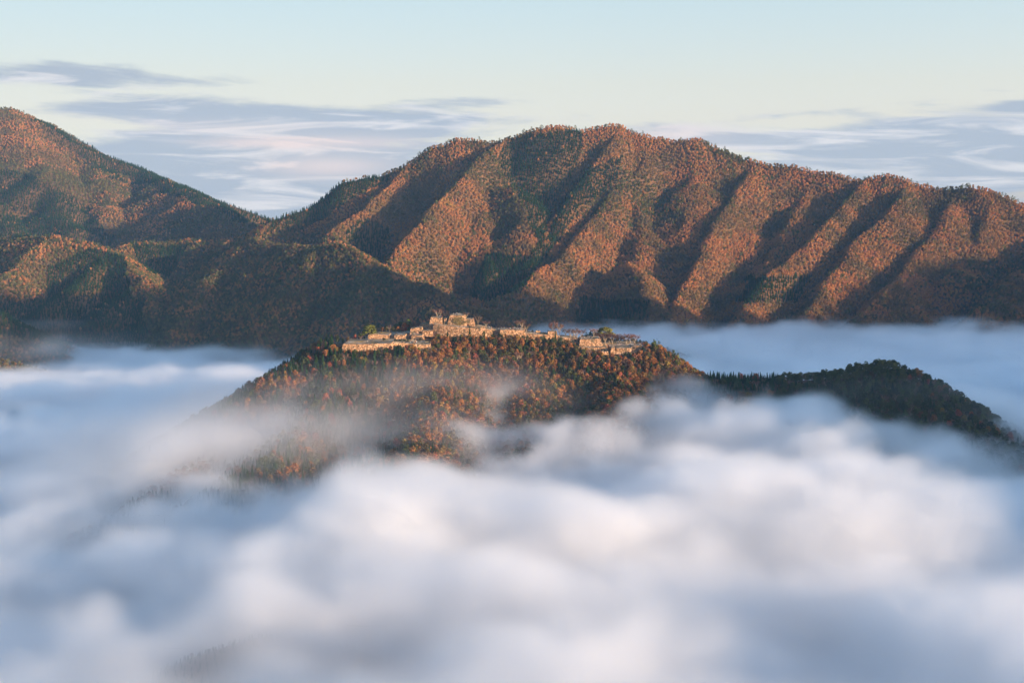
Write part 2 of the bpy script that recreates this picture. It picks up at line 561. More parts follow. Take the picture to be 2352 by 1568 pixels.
def mesh_from(name, verts, faces, mats, fmat=None, smooth=False):
    me = bpy.data.meshes.new(name)
    me.from_pydata([tuple(v) for v in verts], [], [tuple(f) for f in faces])
    for m in mats:
        me.materials.append(m)
    if fmat is not None:
        me.polygons.foreach_set('material_index', np.asarray(fmat, dtype=np.int32))
    if smooth:
        me.polygons.foreach_set('use_smooth', np.ones(len(me.polygons), dtype=bool))
    me.update()
    return me


def link(name, me, parent=None, loc=None):
    o = bpy.data.objects.new(name, me)
    col.objects.link(o)
    if parent is not None:
        o.parent = parent
    if loc is not None:
        o.location = loc
    return o


def grid_mesh(name, x0, x1, y0, y1, d, mat, hf=height):
    nx = int(round((x1 - x0) / d)) + 1
    ny = int(round((y1 - y0) / d)) + 1
    X, Y = np.meshgrid(np.linspace(x0, x1, nx), np.linspace(y0, y1, ny), indexing='ij')
    Z = hf(X, Y)
    co = np.stack([X, Y, Z], -1).reshape(-1, 3).astype(np.float32)
    i = np.arange(nx * ny).reshape(nx, ny)
    f = np.stack([i[:-1, :-1], i[1:, :-1], i[1:, 1:], i[:-1, 1:]], -1).reshape(-1, 4)
    me = bpy.data.meshes.new(name)
    me.vertices.add(len(co))
    me.vertices.foreach_set('co', co.ravel())
    me.loops.add(f.size)
    me.loops.foreach_set('vertex_index', f.ravel().astype(np.int32))
    me.polygons.add(len(f))
    me.polygons.foreach_set('loop_start', np.arange(0, f.size, 4, dtype=np.int32))
    me.polygons.foreach_set('use_smooth', np.ones(len(f), dtype=bool))
    me.materials.append(mat)
    me.update()
    me.validate()
    return me


# ------------------------------------------------------------------ the land
link('mountains', grid_mesh('mountains', -2300, 2000, 2160, 6400, 13, M_LITTER))['kind'] = 'structure'
link('castle_hill', grid_mesh('castle_hill', -1150, 900, 380, 2160, 7, M_LITTER))['kind'] = 'structure'
link('side_mountain', grid_mesh('side_mountain', 900, 3700, -1300, 2160, 25, M_LITTER))['kind'] = 'structure'
# ------------------------------------------------------------------ trees: every shape is built once, 10 m tall, as a crown and a trunk
def tube(path, radii, seg=5):
    v, f = [], []
    for i, (p, r) in enumerate(zip(path, radii)):
        p = Vector(p)
        q = Vector(path[min(i + 1, len(path) - 1)]) - Vector(path[max(i - 1, 0)])
        q.normalize()
        a = q.orthogonal().normalized()
        b = q.cross(a)
        for k in range(seg):
            t = 2 * math.pi * k / seg
            v.append(p + (a * math.cos(t) + b * math.sin(t)) * r)
    for i in range(len(path) - 1):
        for k in range(seg):
            k2 = (k + 1) % seg
            f.append((i * seg + k, i * seg + k2, (i + 1) * seg + k2, (i + 1) * seg + k))
    f.append(tuple(range(seg))[::-1])
    f.append(tuple((len(path) - 1) * seg + k for k in range(seg)))
    return v, f


def join(parts):
    V, F = [], []
    for v, f in parts:
        o = len(V)
        V += list(v)
        F += [tuple(i + o for i in q) for q in f]
    return V, F


def leafcards(rg, centres, n, size, flat=0.0):
    """leaf sprays lying on the outside of lumpy clumps: (centre, radii) -> many small bent quads"""
    V, F = [], []
    tot = sum(c[1][0] * c[1][1] + c[1][2] * c[1][0] for c in centres)
    for c, r in centres:
        k = max(3, int(n * (r[0] * r[1] + r[2] * r[0]) / tot))
        for _ in range(k):
            d = rg.normal(size=3)
            d /= np.linalg.norm(d)
            if d[2] < -.35 and rg.random() < .6:
                d[2] = -d[2]
            rad = .72 + .34 * rg.random()
            p = Vector((c[0] + d[0] * r[0] * rad, c[1] + d[1] * r[1] * rad, c[2] + d[2] * r[2] * rad))
            nrm = Vector((d[0] + rg.normal() * .35, d[1] + rg.normal() * .35, d[2] * (1 - flat) + flat + rg.normal() * .35)).normalized()
            a = nrm.orthogonal().normalized()
            a.rotate(Matrix.Rotation(rg.random() * 6.28, 3, nrm))
            b = nrm.cross(a)
            s = size * (.6 + .8 * rg.random())
            e = s * (.6 + .5 * rg.random())
            o = len(V)
            V += [p + a * s - b * e * .3, p + b * e + a * s * .2, p - a * s + b * e * .2, p - b * e - a * .1 * s - nrm * s * .35]
            F.append((o, o + 1, o + 2, o + 3))
    return V, F


def limbs(rg, base, top, rad, n, spread, lift=.6, seg=5):
    out = []
    bx = rg.normal() * .25
    by = rg.normal() * .25
    path = [(0, 0, -1.5), (bx * .3, by * .3, base * .5), (bx, by, base), (bx * 1.3, by * 1.6, (base + top) / 2), (bx, by, top)]
    out.append(tube(path, [rad * 1.25, rad, rad * .8, rad * .5, rad * .12], seg + 1))
    for k in range(n):
        t = base + (top - base) * (.02 + .7 * k / max(1, n - 1))
        a = rg.random() * 6.28
        s = spread * (.6 + .5 * rg.random())
        p0 = Vector((bx, by, t))
        p2 = p0 + Vector((math.cos(a) * s, math.sin(a) * s, s * lift))
        p1 = (p0 + p2) / 2 + Vector((0, 0, -.12 * s))
        out.append(tube([p0, p1, p2], [rad * .45, rad * .3, rad * .08], seg - 1))
    return out


def broadleaf(seed, n=300, wide=3.4, size=.55):
    rg = np.random.default_rng(seed)
    cen = []
    k = 11 + int(rg.integers(0, 4))
    for i in range(k):
        t = i / (k - 1)
        zc = 3.6 + 5.4 * t
        w = wide * math.sqrt(max(.05, 1 - ((zc - 5.9) / 4.2) ** 2))
        a = i * 2.4 + rg.random()
        rr = w * (.35 + .45 * rg.random()) if i < k - 2 else w * .25
        r = .95 + .75 * rg.random()
        cen.append(((math.cos(a) * rr, math.sin(a) * rr, zc), (r * 1.1, r * 1.1, r * .85)))
    crown = leafcards(rg, cen, n, size)
    trunk = join(limbs(rg, 3.2, 8.2, .24, 6, 2.4))
    return crown, trunk


def conifer(seed, n=300, wide=2.0, size=.42):
    rg = np.random.default_rng(seed)
    V, F = [], []
    lev = 15
    for i in range(lev):
        t = i / (lev - 1)
        zc = 1.8 + 8.0 * t
        w = wide * (1 - t) ** .8 * (.8 + .35 * rg.random()) + .12
        m = max(4, int(n / lev * (1.6 * (1 - t) + .3)))
        for j in range(m):
            a = 6.28 * (j + rg.random()) / m
            ww = w * (.75 + .4 * rg.random())
            c, s = math.cos(a), math.sin(a)
            r0 = ww * .15
            p0 = Vector((c * r0, s * r0, zc + .35 + .2 * rg.random()))
            p1 = Vector((c * ww, s * ww, zc - .28 * ww - .1))
            sd = Vector((-s, c, 0)) * (size * (.55 + .5 * rg.random()))
            mid = p0.lerp(p1, .6) + Vector((0, 0, .12))
            o = len(V)
            V += [p0, mid + sd, p1, mid - sd]
            F.append((o, o + 1, o + 2, o + 3))
    trunk = tube([(0, 0, -1.5), (0, 0, 3), (0, 0, 9.4)], [.26, .18, .04], 6)
    return (V, F), trunk


def pine(seed, n=340, pads=8, base=3.6, wide=2.8):
    rg = np.random.default_rng(seed)
    cen, br = [], []
    lean = rg.normal(size=2) * .5
    path = [(0, 0, -1.5), (lean[0] * .3, lean[1] * .3, 2.5), (lean[0] * .9, lean[1] * .2, 5), (lean[0] * .6, lean[1], 7.4), (lean[0], lean[1], 9.3)]
    br.append(tube(path, [.30, .24, .18, .12, .05], 6))
    for i in range(pads):
        t = i / (pads - 1)
        zc = base + (9.4 - base) * t
        w = wide * (1 - .65 * t ** 1.6)
        a = i * 2.4 + rg.random()
        rr = w * (.75 if i < pads - 1 else .1)
        c = Vector((lean[0] * t + math.cos(a) * rr, lean[1] * t + math.sin(a) * rr, zc))
        r = (.85 + .6 * rg.random()) * (1.15 - .4 * t)
        cen.append((tuple(c), (r * 1.35, r * 1.35, r * .48)))
        p0 = Vector((lean[0] * t, lean[1] * t, zc - .7))
        br.append(tube([p0, (p0 + c) / 2 + Vector((0, 0, .1)), c], [.10, .07, .03], 4))
    return leafcards(rg, cen, n, .42, .55), join(br)


def bare(seed, wide=3.6, n=260, height_=9.0):
    """a leafless cherry: forked limbs and a haze of fine twigs"""
    rg = np.random.default_rng(seed)
    br, tw = [], []
    V, F = [], []
    fork = 1.7
    br.append(tube([(0, 0, -1.2), (0, 0, .6), (.1, 0, fork)], [.42, .34, .28], 7))
    tips = []
    for k in range(5):
        a = k * 1.2566 + rg.random() * .6
        s = wide * (.55 + .25 * rg.random())
        p0 = Vector((.1, 0, fork))
        p1 = p0 + Vector((math.cos(a) * s * .5, math.sin(a) * s * .5, 2.0 + rg.random()))
        p2 = p0 + Vector((math.cos(a) * s, math.sin(a) * s, height_ * .58 + rg.random() * 1.6))
        br.append(tube([p0, p1, p2], [.22, .15, .07], 5))
        for q in range(4):
            b = a + (q - 1.5) * .55
            s2 = 1.6 + rg.random() * 1.3
            st = p1.lerp(p2, .25 * q + .1)
            e = st + Vector((math.cos(b) * s2, math.sin(b) * s2, .7 + rg.random() * 1.3))
            br.append(tube([st, (st + e) / 2 + Vector((0, 0, .15)), e], [.09, .06, .025], 4))
            tips += [(st + e) / 2, e]
        tips.append(p2)
    for _ in range(n):
        t = tips[int(rg.integers(0, len(tips)))]
        d = Vector((rg.normal(), rg.normal(), abs(rg.normal()) * .8 + .2)).normalized()
        L = .7 + .9 * rg.random()
        w = d.orthogonal().normalized() * .07
        o = len(V)
        s0 = t + Vector(rg.normal(size=3) * .25)
        V += [s0 - w, s0 + w, s0 + d * L]
        F.append((o, o + 1, o + 2))
    return (V, F), join(br)


def dome_pine(seed):
    """an old pine with one broad dome of layered sprays"""
    rg = np.random.default_rng(seed)
    cen, br = [], [tube([(0, 0, -1.5), (.1, .1, 2), (-.1, .2, 4.2), (.1, 0, 7.5)], [.36, .30, .24, .1], 7)]
    for i in range(26):
        a = i * 2.4
        q = math.sqrt((i + .5) / 26)
        zc = 9.0 - 4.6 * q ** 2.2 + rg.normal() * .25
        c = Vector((math.cos(a) * q * 3.7, math.sin(a) * q * 3.7, zc))
        r = .95 + .35 * rg.random()
        cen.append((tuple(c), (r * 1.25, r * 1.25, r * .55)))
        if i % 2:
            p0 = Vector((0, .1, max(3.4, zc - 2.2)))
            br.append(tube([p0, (p0 + c) / 2 + Vector((0, 0, .2)), c], [.13, .08, .03], 4))
    return leafcards(rg, cen, 900, .40, .5), join(br)


KINDS = {}     # kind -> list of (crown mesh, trunk mesh, joined mesh)


def kind(name, shapes, leaf, bark):
    out = []
    for i, (c, t) in enumerate(shapes):
        cm = mesh_from(name + '_crown', c[0], c[1], [leaf])
        tm = mesh_from(name + '_trunk', t[0], t[1], [bark])
        V, F = join([c, t])
        jm = mesh_from(name, V, F, [leaf, bark], [0] * len(c[1]) + [1] * len(t[1]))
        out.append((cm, tm, jm))
    KINDS[name] = out


bl = [broadleaf(100 + i, wide=3.0 + .5 * (i % 3)) for i in range(5)]
kind('autumn', bl, M_AUTUMN, M_BARK)
kind('red', bl[:2], M_RED, M_BARK)
kind('green', [broadleaf(120 + i, wide=3.3) for i in range(3)], M_GREEN, M_BARK)
kind('cedar', [conifer(140 + i) for i in range(4)], M_CEDAR, M_BARK)
kind('pine', [pine(160 + i) for i in range(4)], M_PINE, M_BARK)
kind('bare', [bare(180 + i, n=640) for i in range(3)], M_TWIG, M_PALE)
kind('dome', [dome_pine(300), dome_pine(301)], M_PINE, M_BARK)
fl = [broadleaf(200 + i, n=120, size=.85, wide=3.4) for i in range(5)]
kind('autumn_far', fl, M_AUTUMN_FAR, M_BARK)
kind('green_far', fl[:3], M_OLIVE, M_BARK)
kind('cedar_far', [conifer(240 + i, n=110, size=.7, wide=2.3) for i in range(3)], M_CEDAR, M_BARK)
kind('pine_far', [pine(260 + i, n=130) for i in range(3)], M_PINE, M_BARK)

PROTO = bpy.data.collections.new('tree_shapes')      # never linked: only read by the woods below
PIDX = {}
_k = 0
for nm, lst in KINDS.items():
    for (c, t, j) in lst:
        o = bpy.data.objects.new('shape_%03d' % _k, j)
        PROTO.objects.link(o)
        PIDX.setdefault(nm, []).append(_k)
        _k += 1


def gn_wood():
    g = bpy.data.node_groups.new('wood', 'GeometryNodeTree')
    g.interface.new_socket('Geometry', in_out='INPUT', socket_type='NodeSocketGeometry')
    g.interface.new_socket('Geometry', in_out='OUTPUT', socket_type='NodeSocketGeometry')
    S = NT(g)
    i = S.n('NodeGroupInput')
    o = S.n('NodeGroupOutput')
    ci = S.n('GeometryNodeCollectionInfo')
    ci.inputs[0].default_value = PROTO
    ci.inputs[1].default_value = True
    ci.inputs[2].default_value = True
    ip = S.n('GeometryNodeInstanceOnPoints')
    ip.inputs['Pick Instance'].default_value = True

    def attr(n, t):
        a = S.n('GeometryNodeInputNamedAttribute', data_type=t)
        a.inputs[0].default_value = n
        return a.outputs[0]
    S.l(i.outputs[0], ip.inputs['Points'])
    S.l(ci.outputs[0], ip.inputs['Instance'])
    S.l(attr('shape', 'INT'), ip.inputs['Instance Index'])
    S.l(attr('turn', 'FLOAT_VECTOR'), ip.inputs['Rotation'])
    S.l(attr('size', 'FLOAT_VECTOR'), ip.inputs['Scale'])
    S.l(ip.outputs[0], o.inputs[0])
    return g


WOOD = gn_wood()


def wood(name, pts, kinds, sizes, label=None):
    """one object: a wood whose trees nobody could count"""
    n = len(pts)
    me = bpy.data.meshes.new(name)
    me.vertices.add(n)
    me.vertices.foreach_set('co', np.asarray(pts, np.float32).ravel())
    idx = np.array([PIDX[k][int(rng.integers(0, len(PIDX[k])))] for k in kinds], np.int32)
    turn = np.zeros((n, 3), np.float32)
    turn[:, 2] = rng.random(n) * 6.283
    turn[:, 0] = rng.normal(size=n) * .05
    turn[:, 1] = rng.normal(size=n) * .05
    s = np.stack([sizes * (.9 + .3 * rng.random(n)), sizes * (.9 + .3 * rng.random(n)), sizes], -1).astype(np.float32) / 10.0
    for nm, ty, dat in (('shape', 'INT', idx), ('turn', 'FLOAT_VECTOR', turn), ('size', 'FLOAT_VECTOR', s)):
        a = me.attributes.new(nm, ty, 'POINT')
        a.data.foreach_set('vector' if ty == 'FLOAT_VECTOR' else 'value', dat.ravel())
    o = link(name, me)
    md = o.modifiers.new('wood', 'NODES')
    md.node_group = WOOD
    tag(o, label, None, None, 'stuff')
    return o


def in_poly(u, v, poly):
    c = np.zeros(u.shape, bool)
    n = len(poly)
    for i in range(n):
        x1, y1 = poly[i]
        x2, y2 = poly[(i + 1) % n]
        cond = ((y1 > v) != (y2 > v)) & (u < (x2 - x1) * (v - y1) / ((y2 - y1) or 1e-9) + x1)
        c ^= cond
    return c


def scatter(x0, x1, y0, y1, d):
    nx, ny = int((x1 - x0) / d), int((y1 - y0) / d)
    X, Y = np.meshgrid(np.arange(nx), np.arange(ny), indexing='ij')
    x = x0 + (X.ravel() + rng.random(nx * ny) * .9) * d
    y = y0 + (Y.ravel() + rng.random(nx * ny) * .9) * d
    return x, y


def surface(x, y):
    z = height(x, y)
    e = 6.0
    gx = (height(x + e, y) - z) / e
    gy = (height(x, y + e) - z) / e
    return z, gx, gy


def facing(x, y, z, gx, gy):
    nx, ny, nz = -gx, -gy, np.ones_like(gx)
    L = np.sqrt(nx * nx + ny * ny + 1)
    vx, vy, vz = -x, -y, CAM_Z - z
    M = np.sqrt(vx * vx + vy * vy + vz * vz)
    return (nx * vx + ny * vy + nz * vz) / (L * M)


# --- the woods on the mountains
CON = [
    [(1140, 350), (1200, 325), (1330, 308), (1340, 340), (1320, 400), (1290, 460), (1262, 520), (1250, 590), (1215, 612), (1238, 560), (1220, 500), (1190, 440), (1160, 400)],
    [(1345, 400), (1440, 362), (1425, 410), (1350, 470), (1300, 540), (1245, 610), (1220, 660), (1120, 690), (1075, 672), (1100, 610), (1120, 590), (1180, 600), (1240, 590), (1270, 530), (1300, 460)],
    [(840, 500), (905, 525), (890, 600), (820, 575), (800, 540)],
    [(1730, 640), (1860, 640), (1835, 705), (1700, 705)], [(1340, 690), (1480, 700), (1480, 745), (1330, 740)],
    [(620, 470), (900, 395), (860, 440), (780, 480), (700, 530), (600, 545)],
    [(60, 270), (200, 330), (330, 385), (480, 440), (620, 510), (560, 520), (470, 470), (420, 455), (330, 425), (210, 385), (140, 330)],
    [(-60, 390), (60, 400), (110, 430), (200, 480), (270, 540), (250, 580), (120, 545), (-60, 545)],
    [(-60, 690), (60, 700), (340, 690), (320, 800), (140, 800), (90, 790), (-60, 770)],
    [(90, 620), (190, 585), (280, 600), (300, 700), (190, 740), (110, 700)],
    [(310, 570), (440, 560), (400, 640), (330, 640)],
]
xs, ys, zs, ks, ss = [], [], [], [], []
for (x0, x1, y0, y1, d) in [(-1500, 1500, 2230, 3850, 5.9), (-2250, -250, 3850, 5350, 8.4)]:
    x, y = scatter(x0, x1, y0, y1, d)
    k = np.abs(x) < .42 * y
    x, y = x[k], y[k]
    z, gx, gy = surface(x, y)
    fc = facing(x, y, z, gx, gy)
    u, v = to_view(x, y, z)
    k = (fc > -.12) & (z > 205)
    x, y, z, u, v, fc = x[k], y[k], z[k], u[k], v[k], fc[k]
    wu = u + 14 * fbm(x, y, 120, 3, 71)
    wv = v + 10 * fbm(x, y, 120, 3, 91)
    con = np.zeros(len(x), bool)
    for p in CON:
        con |= in_poly(wu, wv, p)
    mixn = fbm(x, y, 260, 5, 7, .6)
    r = rng.random(len(x))
    low = (u < 900) & (v > 540) & (y < 3700)
    kk = np.where(con & (r < .98), 'cedar_far', np.where(r < .04 + 1.2 * np.clip(mixn - .22, 0, .8) + .42 * low + .2 * (y > 3850), 'green_far', 'autumn_far'))
    kk = np.where(~con & (r > .975 - .05 * low), 'pine_far', kk)
    crest_ = (fc < .05) & (u > 930) & (u < 2400) & (z > 500)
    kk = np.where(crest_ & (rng.random(len(x)) < .30), 'pine_far', kk)
    s = 6.6 + 2.6 * rng.random(len(x))
    s = np.where(kk == 'cedar_far', 8.0 + 4.0 * rng.random(len(x)), s)
    s = np.where(kk == 'pine_far', 10.0 + 4 * rng.random(len(x)), s)
    if d > 9:
        s = s * 1.15
    xs.append(x); ys.append(y); zs.append(z - .8); ks.append(kk); ss.append(s)
X = np.concatenate(xs); Y = np.concatenate(ys); Z = np.concatenate(zs); K = np.concatenate(ks); S_ = np.concatenate(ss)
print('mountain trees', len(X))
wood('mountain_woods', np.stack([X, Y, Z], -1), K, S_)
x, y = scatter(950, 3000, -700, 2150, 26)
z = height(x, y)
k = z > 230
wood('side_woods', np.stack([x, y, z - 1], -1)[k], np.where(rng.random(k.sum()) < .4, 'green_far', 'autumn_far'), 16 + 6 * rng.random(k.sum()))
# ------------------------------------------------------------------ the castle ruins: battered dry-stone walls with grassy tops
BV, BF = [], []      # every solid surface people and trees can stand on


def solid(me):
    o = len(BV)
    BV.extend([v.co.copy() for v in me.vertices])
    BF.extend([tuple(i + o for i in p.vertices) for p in me.polygons])


FOOT = []


def block(name, label, front, D, h, batter=.22, cat='stone wall', group=None, rag=.11, top='terrace_top', shift=0.0):
    """front: top edge points (u, v, Y) from left to right; D: how far the top runs back; h: how far the wall reaches down"""
    F_ = [Vector(PF(*p)) for p in front]
    B_ = [p + Vector((shift, D, .2)) for p in reversed(F_)]
    poly = F_ + B_
    ring = []
    n = len(poly)
    for i in range(n):
        a, b = poly[i], poly[(i + 1) % n]
        k = max(1, int((b - a).length / 2.2))
        for j in range(k):
            ring.append(a.lerp(b, j / k))
    m = len(ring)
    c = sum(ring, Vector()) / m
    nor = []
    for i in range(m):
        t = ring[(i + 1) % m] - ring[i - 1]
        q = Vector((t.y, -t.x, 0)).normalized()
        nor.append(q)
    rows = max(3, int(h / 1.6))
    V, F = [], []
    rg = np.random.default_rng(abs(hash(name + str(round(front[0][0])))) % 1000 + int(front[0][0]))
    jit = rg.normal(size=m) * rag
    for j in range(rows + 1):
        t = j / rows
        for i in range(m):
            off = h * batter * (.75 * t + .25 * t * t) + (rg.normal() * rag * .55 if j else 0)
            V.append(ring[i] + nor[i] * off + Vector((0, 0, -h * t + (jit[i] * .8 if j == 0 else rg.normal() * .1))))
    for j in range(rows):
        for i in range(m):
            i2 = (i + 1) % m
            F.append((j * m + i, (j + 1) * m + i, (j + 1) * m + i2, j * m + i2))
    # rim of capping stones, then the sheet of grass inside it
    o = len(V)
    for i in range(m):
        V.append(V[i] - nor[i] * .7 + Vector((0, 0, .12)))
    for i in range(m):
        i2 = (i + 1) % m
        F.append((i, i2, o + i2, o + i))
    me = mesh_from(name, V, F, [M_STONE])
    ob = link(name, me)
    tag(ob, label, cat, group)
    inner = V[o:o + m]
    TV = list(inner)
    mid = []
    for i in range(m):
        mid.append(inner[i].lerp(c, .45) + Vector((0, 0, rg.normal() * .15 + .12)))
    TV += mid
    TV.append(c + Vector((0, 0, .2)))
    TF = []
    for i in range(m):
        i2 = (i + 1) % m
        TF.append((i, i2, m + i2, m + i))
        TF.append((m + i, m + i2, 2 * m))
    tm = mesh_from(top, TV, TF, [M_TOP])
    link(top, tm, ob)
    solid(me)
    solid(tm)
    FOOT.append([(p.x, p.y) for p in poly])
    return ob


block('stone_terrace', 'broad lowest terrace at the left end of the ruins, long front wall above green conifers', [(1371, 1377, 1517), (1450, 1377, 1516), (1568, 1373, 1516)], 66, 9, .22, 'stone terrace')
block('stone_terrace', 'low broken terrace wall half hidden by shrubs, between the two lowest walls', [(1569, 1372, 1524), (1610, 1372, 1526), (1655, 1374, 1527)], 48, 6, .2, 'stone terrace', rag=.4)
block('stone_bastion', 'short low bastion with slanting right edge, right of the lowest terrace', [(1657, 1377, 1520), (1719, 1378, 1520)], 42, 8.6, .34, 'stone bastion')
block('stone_wall', 'second wall from the left end, long pale wall below the big round pine', [(1473, 1340, 1578), (1510, 1337, 1578), (1556, 1341, 1577)], 34, 7, .10)
block('recessed_wall', 'shaded recessed wall in the left dark gap of the second tier', [(1552, 1342.5, 1590), (1584, 1342.5, 1590)], 22, 7, .05)
block('stone_wall', 'middle wall of the second tier, between its two dark gaps', [(1578, 1341, 1575), (1622, 1341, 1574)], 36, 7, .14)
block('recessed_wall', 'shaded recessed wall in the right dark gap of the second tier', [(1618, 1344, 1588), (1652, 1344, 1587)], 22, 7, .05)
block('stone_wall', 'right wall of the second tier with a crowd standing on it', [(1646, 1343, 1571), (1690, 1343, 1570)], 38, 7.6, .16)
block('stone_terrace', 'dry grass terrace behind the second tier carrying the bare trunk', [(1515, 1338, 1606), (1600, 1336, 1606), (1655, 1332, 1606)], 36, 8, .1, 'stone terrace')
block('stone_steps', 'rough tumbled stone ramp left of the grey turned wall', [(1643, 1315, 1594), (1668, 1311, 1594), (1688, 1311, 1594)], 14, 11, .26, 'stone ramp', rag=.5)
block('stone_wall', 'small bright wall below the grey turned wall', [(1690, 1323, 1590), (1729, 1323, 1589)], 10, 6.5, .1)
block('stone_wall', 'grey wall turned away from the sun, left of the main castle wall', [(1682, 1297, 1625), (1734, 1297, 1600)], 22, 9, .2)
block('main_wall', 'longest and tallest bright wall, carrying the two keep bases', [(1734, 1298, 1597), (1760, 1300, 1594), (1801, 1305, 1590), (1881, 1311, 1585), (1922, 1312, 1583), (1967, 1319, 1583)], 44, 14, .16)
block('stone_parapet', 'low stone parapet block on the right end of the main wall', [(1923, 1307.5, 1586), (1939, 1307.5, 1586)], 6, 3.2, .1, 'parapet')
block('corner_tower', 'smaller trapezoid tower base left of the keep, bare tree on top', [(1722, 1270, 1611), (1769, 1271, 1610)], 22, 10, .24, 'tower base')
block('recessed_wall', 'dark slot wall between the smaller tower base and its narrow pier', [(1763, 1274, 1622), (1779, 1274, 1622)], 10, 11, .05)
block('stone_pier', 'narrow bright stone pier beside the dark slot left of the keep', [(1777, 1273, 1609), (1788, 1273, 1609)], 14, 11, .12, 'stone pier')
block('stone_keep', 'highest trapezoid keep base with a crowd on top and dry ivy on its face', [(1799, 1261.5, 1608), (1830, 1261, 1607), (1858, 1263, 1607)], 24, 14, .37, 'keep base')
block('keep_annex', 'lower right step joined to the highest keep base', [(1861, 1275, 1609), (1893, 1277, 1607)], 18, 10, .30, 'tower base')
block('recessed_wall', 'grey shaded wall set back right of the main wall', [(1958, 1319, 1598), (2004, 1320.5, 1600)], 28, 8.5, .05)
block('stone_wall', 'rough wall under the crowd with two white-limbed bare trees', [(2001, 1320, 1588), (2060, 1320, 1588), (2099, 1321, 1588)], 30, 9, .18)
block('grass_bank', 'low wall with a grassy green bank on top, middle of the ruins', [(2093, 1333, 1592), (2150, 1337, 1590), (2196, 1340, 1590)], 34, 7, .22, 'grassy bank')
block('gate_stone', 'small lone stone block standing on the grassy bank', [(2144, 1323, 1606), (2160, 1323, 1606)], 5, 4.6, .2, 'stone block')
block('corner_tower', 'square bright tower base at the right end of the grassy bank', [(2192, 1326, 1594), (2228, 1327, 1593)], 15, 10, .16, 'tower base')
block('stone_wall', 'low sloping wall just right of the square tower base', [(2226, 1341, 1594), (2245, 1350, 1593)], 22, 6.5, .12)
block('stone_wall', 'wall topped by pale tree stumps, left of the right dark cleft', [(2244, 1350, 1590), (2311, 1353.5, 1589)], 34, 8.5, .14)
block('recessed_wall', 'dark cleft wall left of the big right-hand bastion', [(2300, 1356, 1604), (2335, 1357, 1604)], 20, 9, .05)
block('stone_bastion', 'big trapezoid bastion on the right with a crowd on top', [(2321, 1357, 1576), (2372, 1356, 1575), (2402, 1353.5, 1575)], 34, 9.6, .30, 'stone bastion')
block('stone_wall', 'long low wall below the big right-hand bastion', [(2314, 1388, 1567), (2380, 1389.5, 1564), (2431, 1388, 1562)], 22, 7, .16)
block('stone_wall', 'small lowest wall fragment below the right-hand bastion', [(2408, 1407, 1553), (2433, 1406, 1553)], 14, 6, .12, rag=.35)
block('stone_pier', 'narrow bright pier left of the slit in the last right-hand wall', [(2444, 1392, 1553), (2461, 1392, 1553)], 20, 11, .12, 'stone pier')
block('recessed_wall', 'dark slit wall beside the narrow pier at the right end', [(2456, 1395, 1563), (2472, 1395, 1563)], 12, 10, .03)
block('stone_wall', 'last bright wall at the right end below a seated crowd', [(2466, 1393, 1553), (2529, 1392, 1552)], 24, 9.2, .16)
block('stone_wall', 'stepped corner wall climbing at the right end', [(2528, 1387, 1562), (2545, 1386, 1562)], 24, 9, .14)
block('stone_wall', 'rightmost small wall at the tip of the ruins', [(2542, 1382.5, 1574), (2569, 1381, 1572)], 22, 8, .18)
block('stone_terrace', 'right-hand terrace crowded with visitors in front of bare trees', [(2436, 1383, 1582), (2466, 1385, 1578), (2536, 1384, 1577)], 16, 7, .08, 'stone terrace')
block('stone_terrace', 'rear right-hand terrace carrying the big pine and bare trees', [(2396, 1375, 1600), (2460, 1378, 1600), (2548, 1378, 1598)], 40, 7, .08, 'stone terrace')

hill_me = bpy.data.objects['castle_hill'].data
_o = len(BV)
_s = 60000
BVH = None


def build_bvh():
    global BVH
    BVH = BVHTree.FromPolygons(BV, BF)


build_bvh()


def ground(x, y):
    z = float(height(np.array([x]), np.array([y]))[0])
    hit = BVH.ray_cast(Vector((x, y, 600)), Vector((0, 0, -1)))
    return max(z, hit[0].z) if hit[0] is not None else z


# ------------------------------------------------------------------ single trees
def tree(kind_, x, y, z, s, label, group=None, name=None, wide=1.0, which=None, cat='tree'):
    lst = KINDS[kind_]
    cm, tm, jm = lst[which % len(lst) if which is not None else int(rng.integers(0, len(lst)))]
    nm = name or {'autumn': 'broadleaf_tree', 'red': 'maple_tree', 'green': 'evergreen_tree', 'cedar': 'cedar_tree', 'pine': 'pine_tree', 'dome': 'pine_tree', 'bare': 'bare_tree'}[kind_]
    e = bpy.data.objects.new(nm, None)
    e.empty_display_size = .5
    col.objects.link(e)
    e.location = (x, y, z - .25)
    e.rotation_euler = (0, 0, float(rng.random() * 6.28))
    s = s * (1.2 if kind_ == 'bare' else 1.0)
    e.scale = (s / 10 * wide, s / 10 * wide, s / 10)
    tag(e, label, cat, group)
    c = link('crown', cm, e)
    t = link('trunk', tm, e)
    return e


def at(kind_, u, v, Y, s, label, group=None, **k):
    x, y, zb = PF(u, v, Y)
    g_ = ground(x, y)
    s2 = min(max(zb + s - g_, s * .8), s * 1.7)        # the crown keeps its height where the ground behind the wall falls away
    k['wide'] = k.get('wide', 1.0) * s / s2
    return tree(kind_, x, y, g_, s2, label, group, **k)


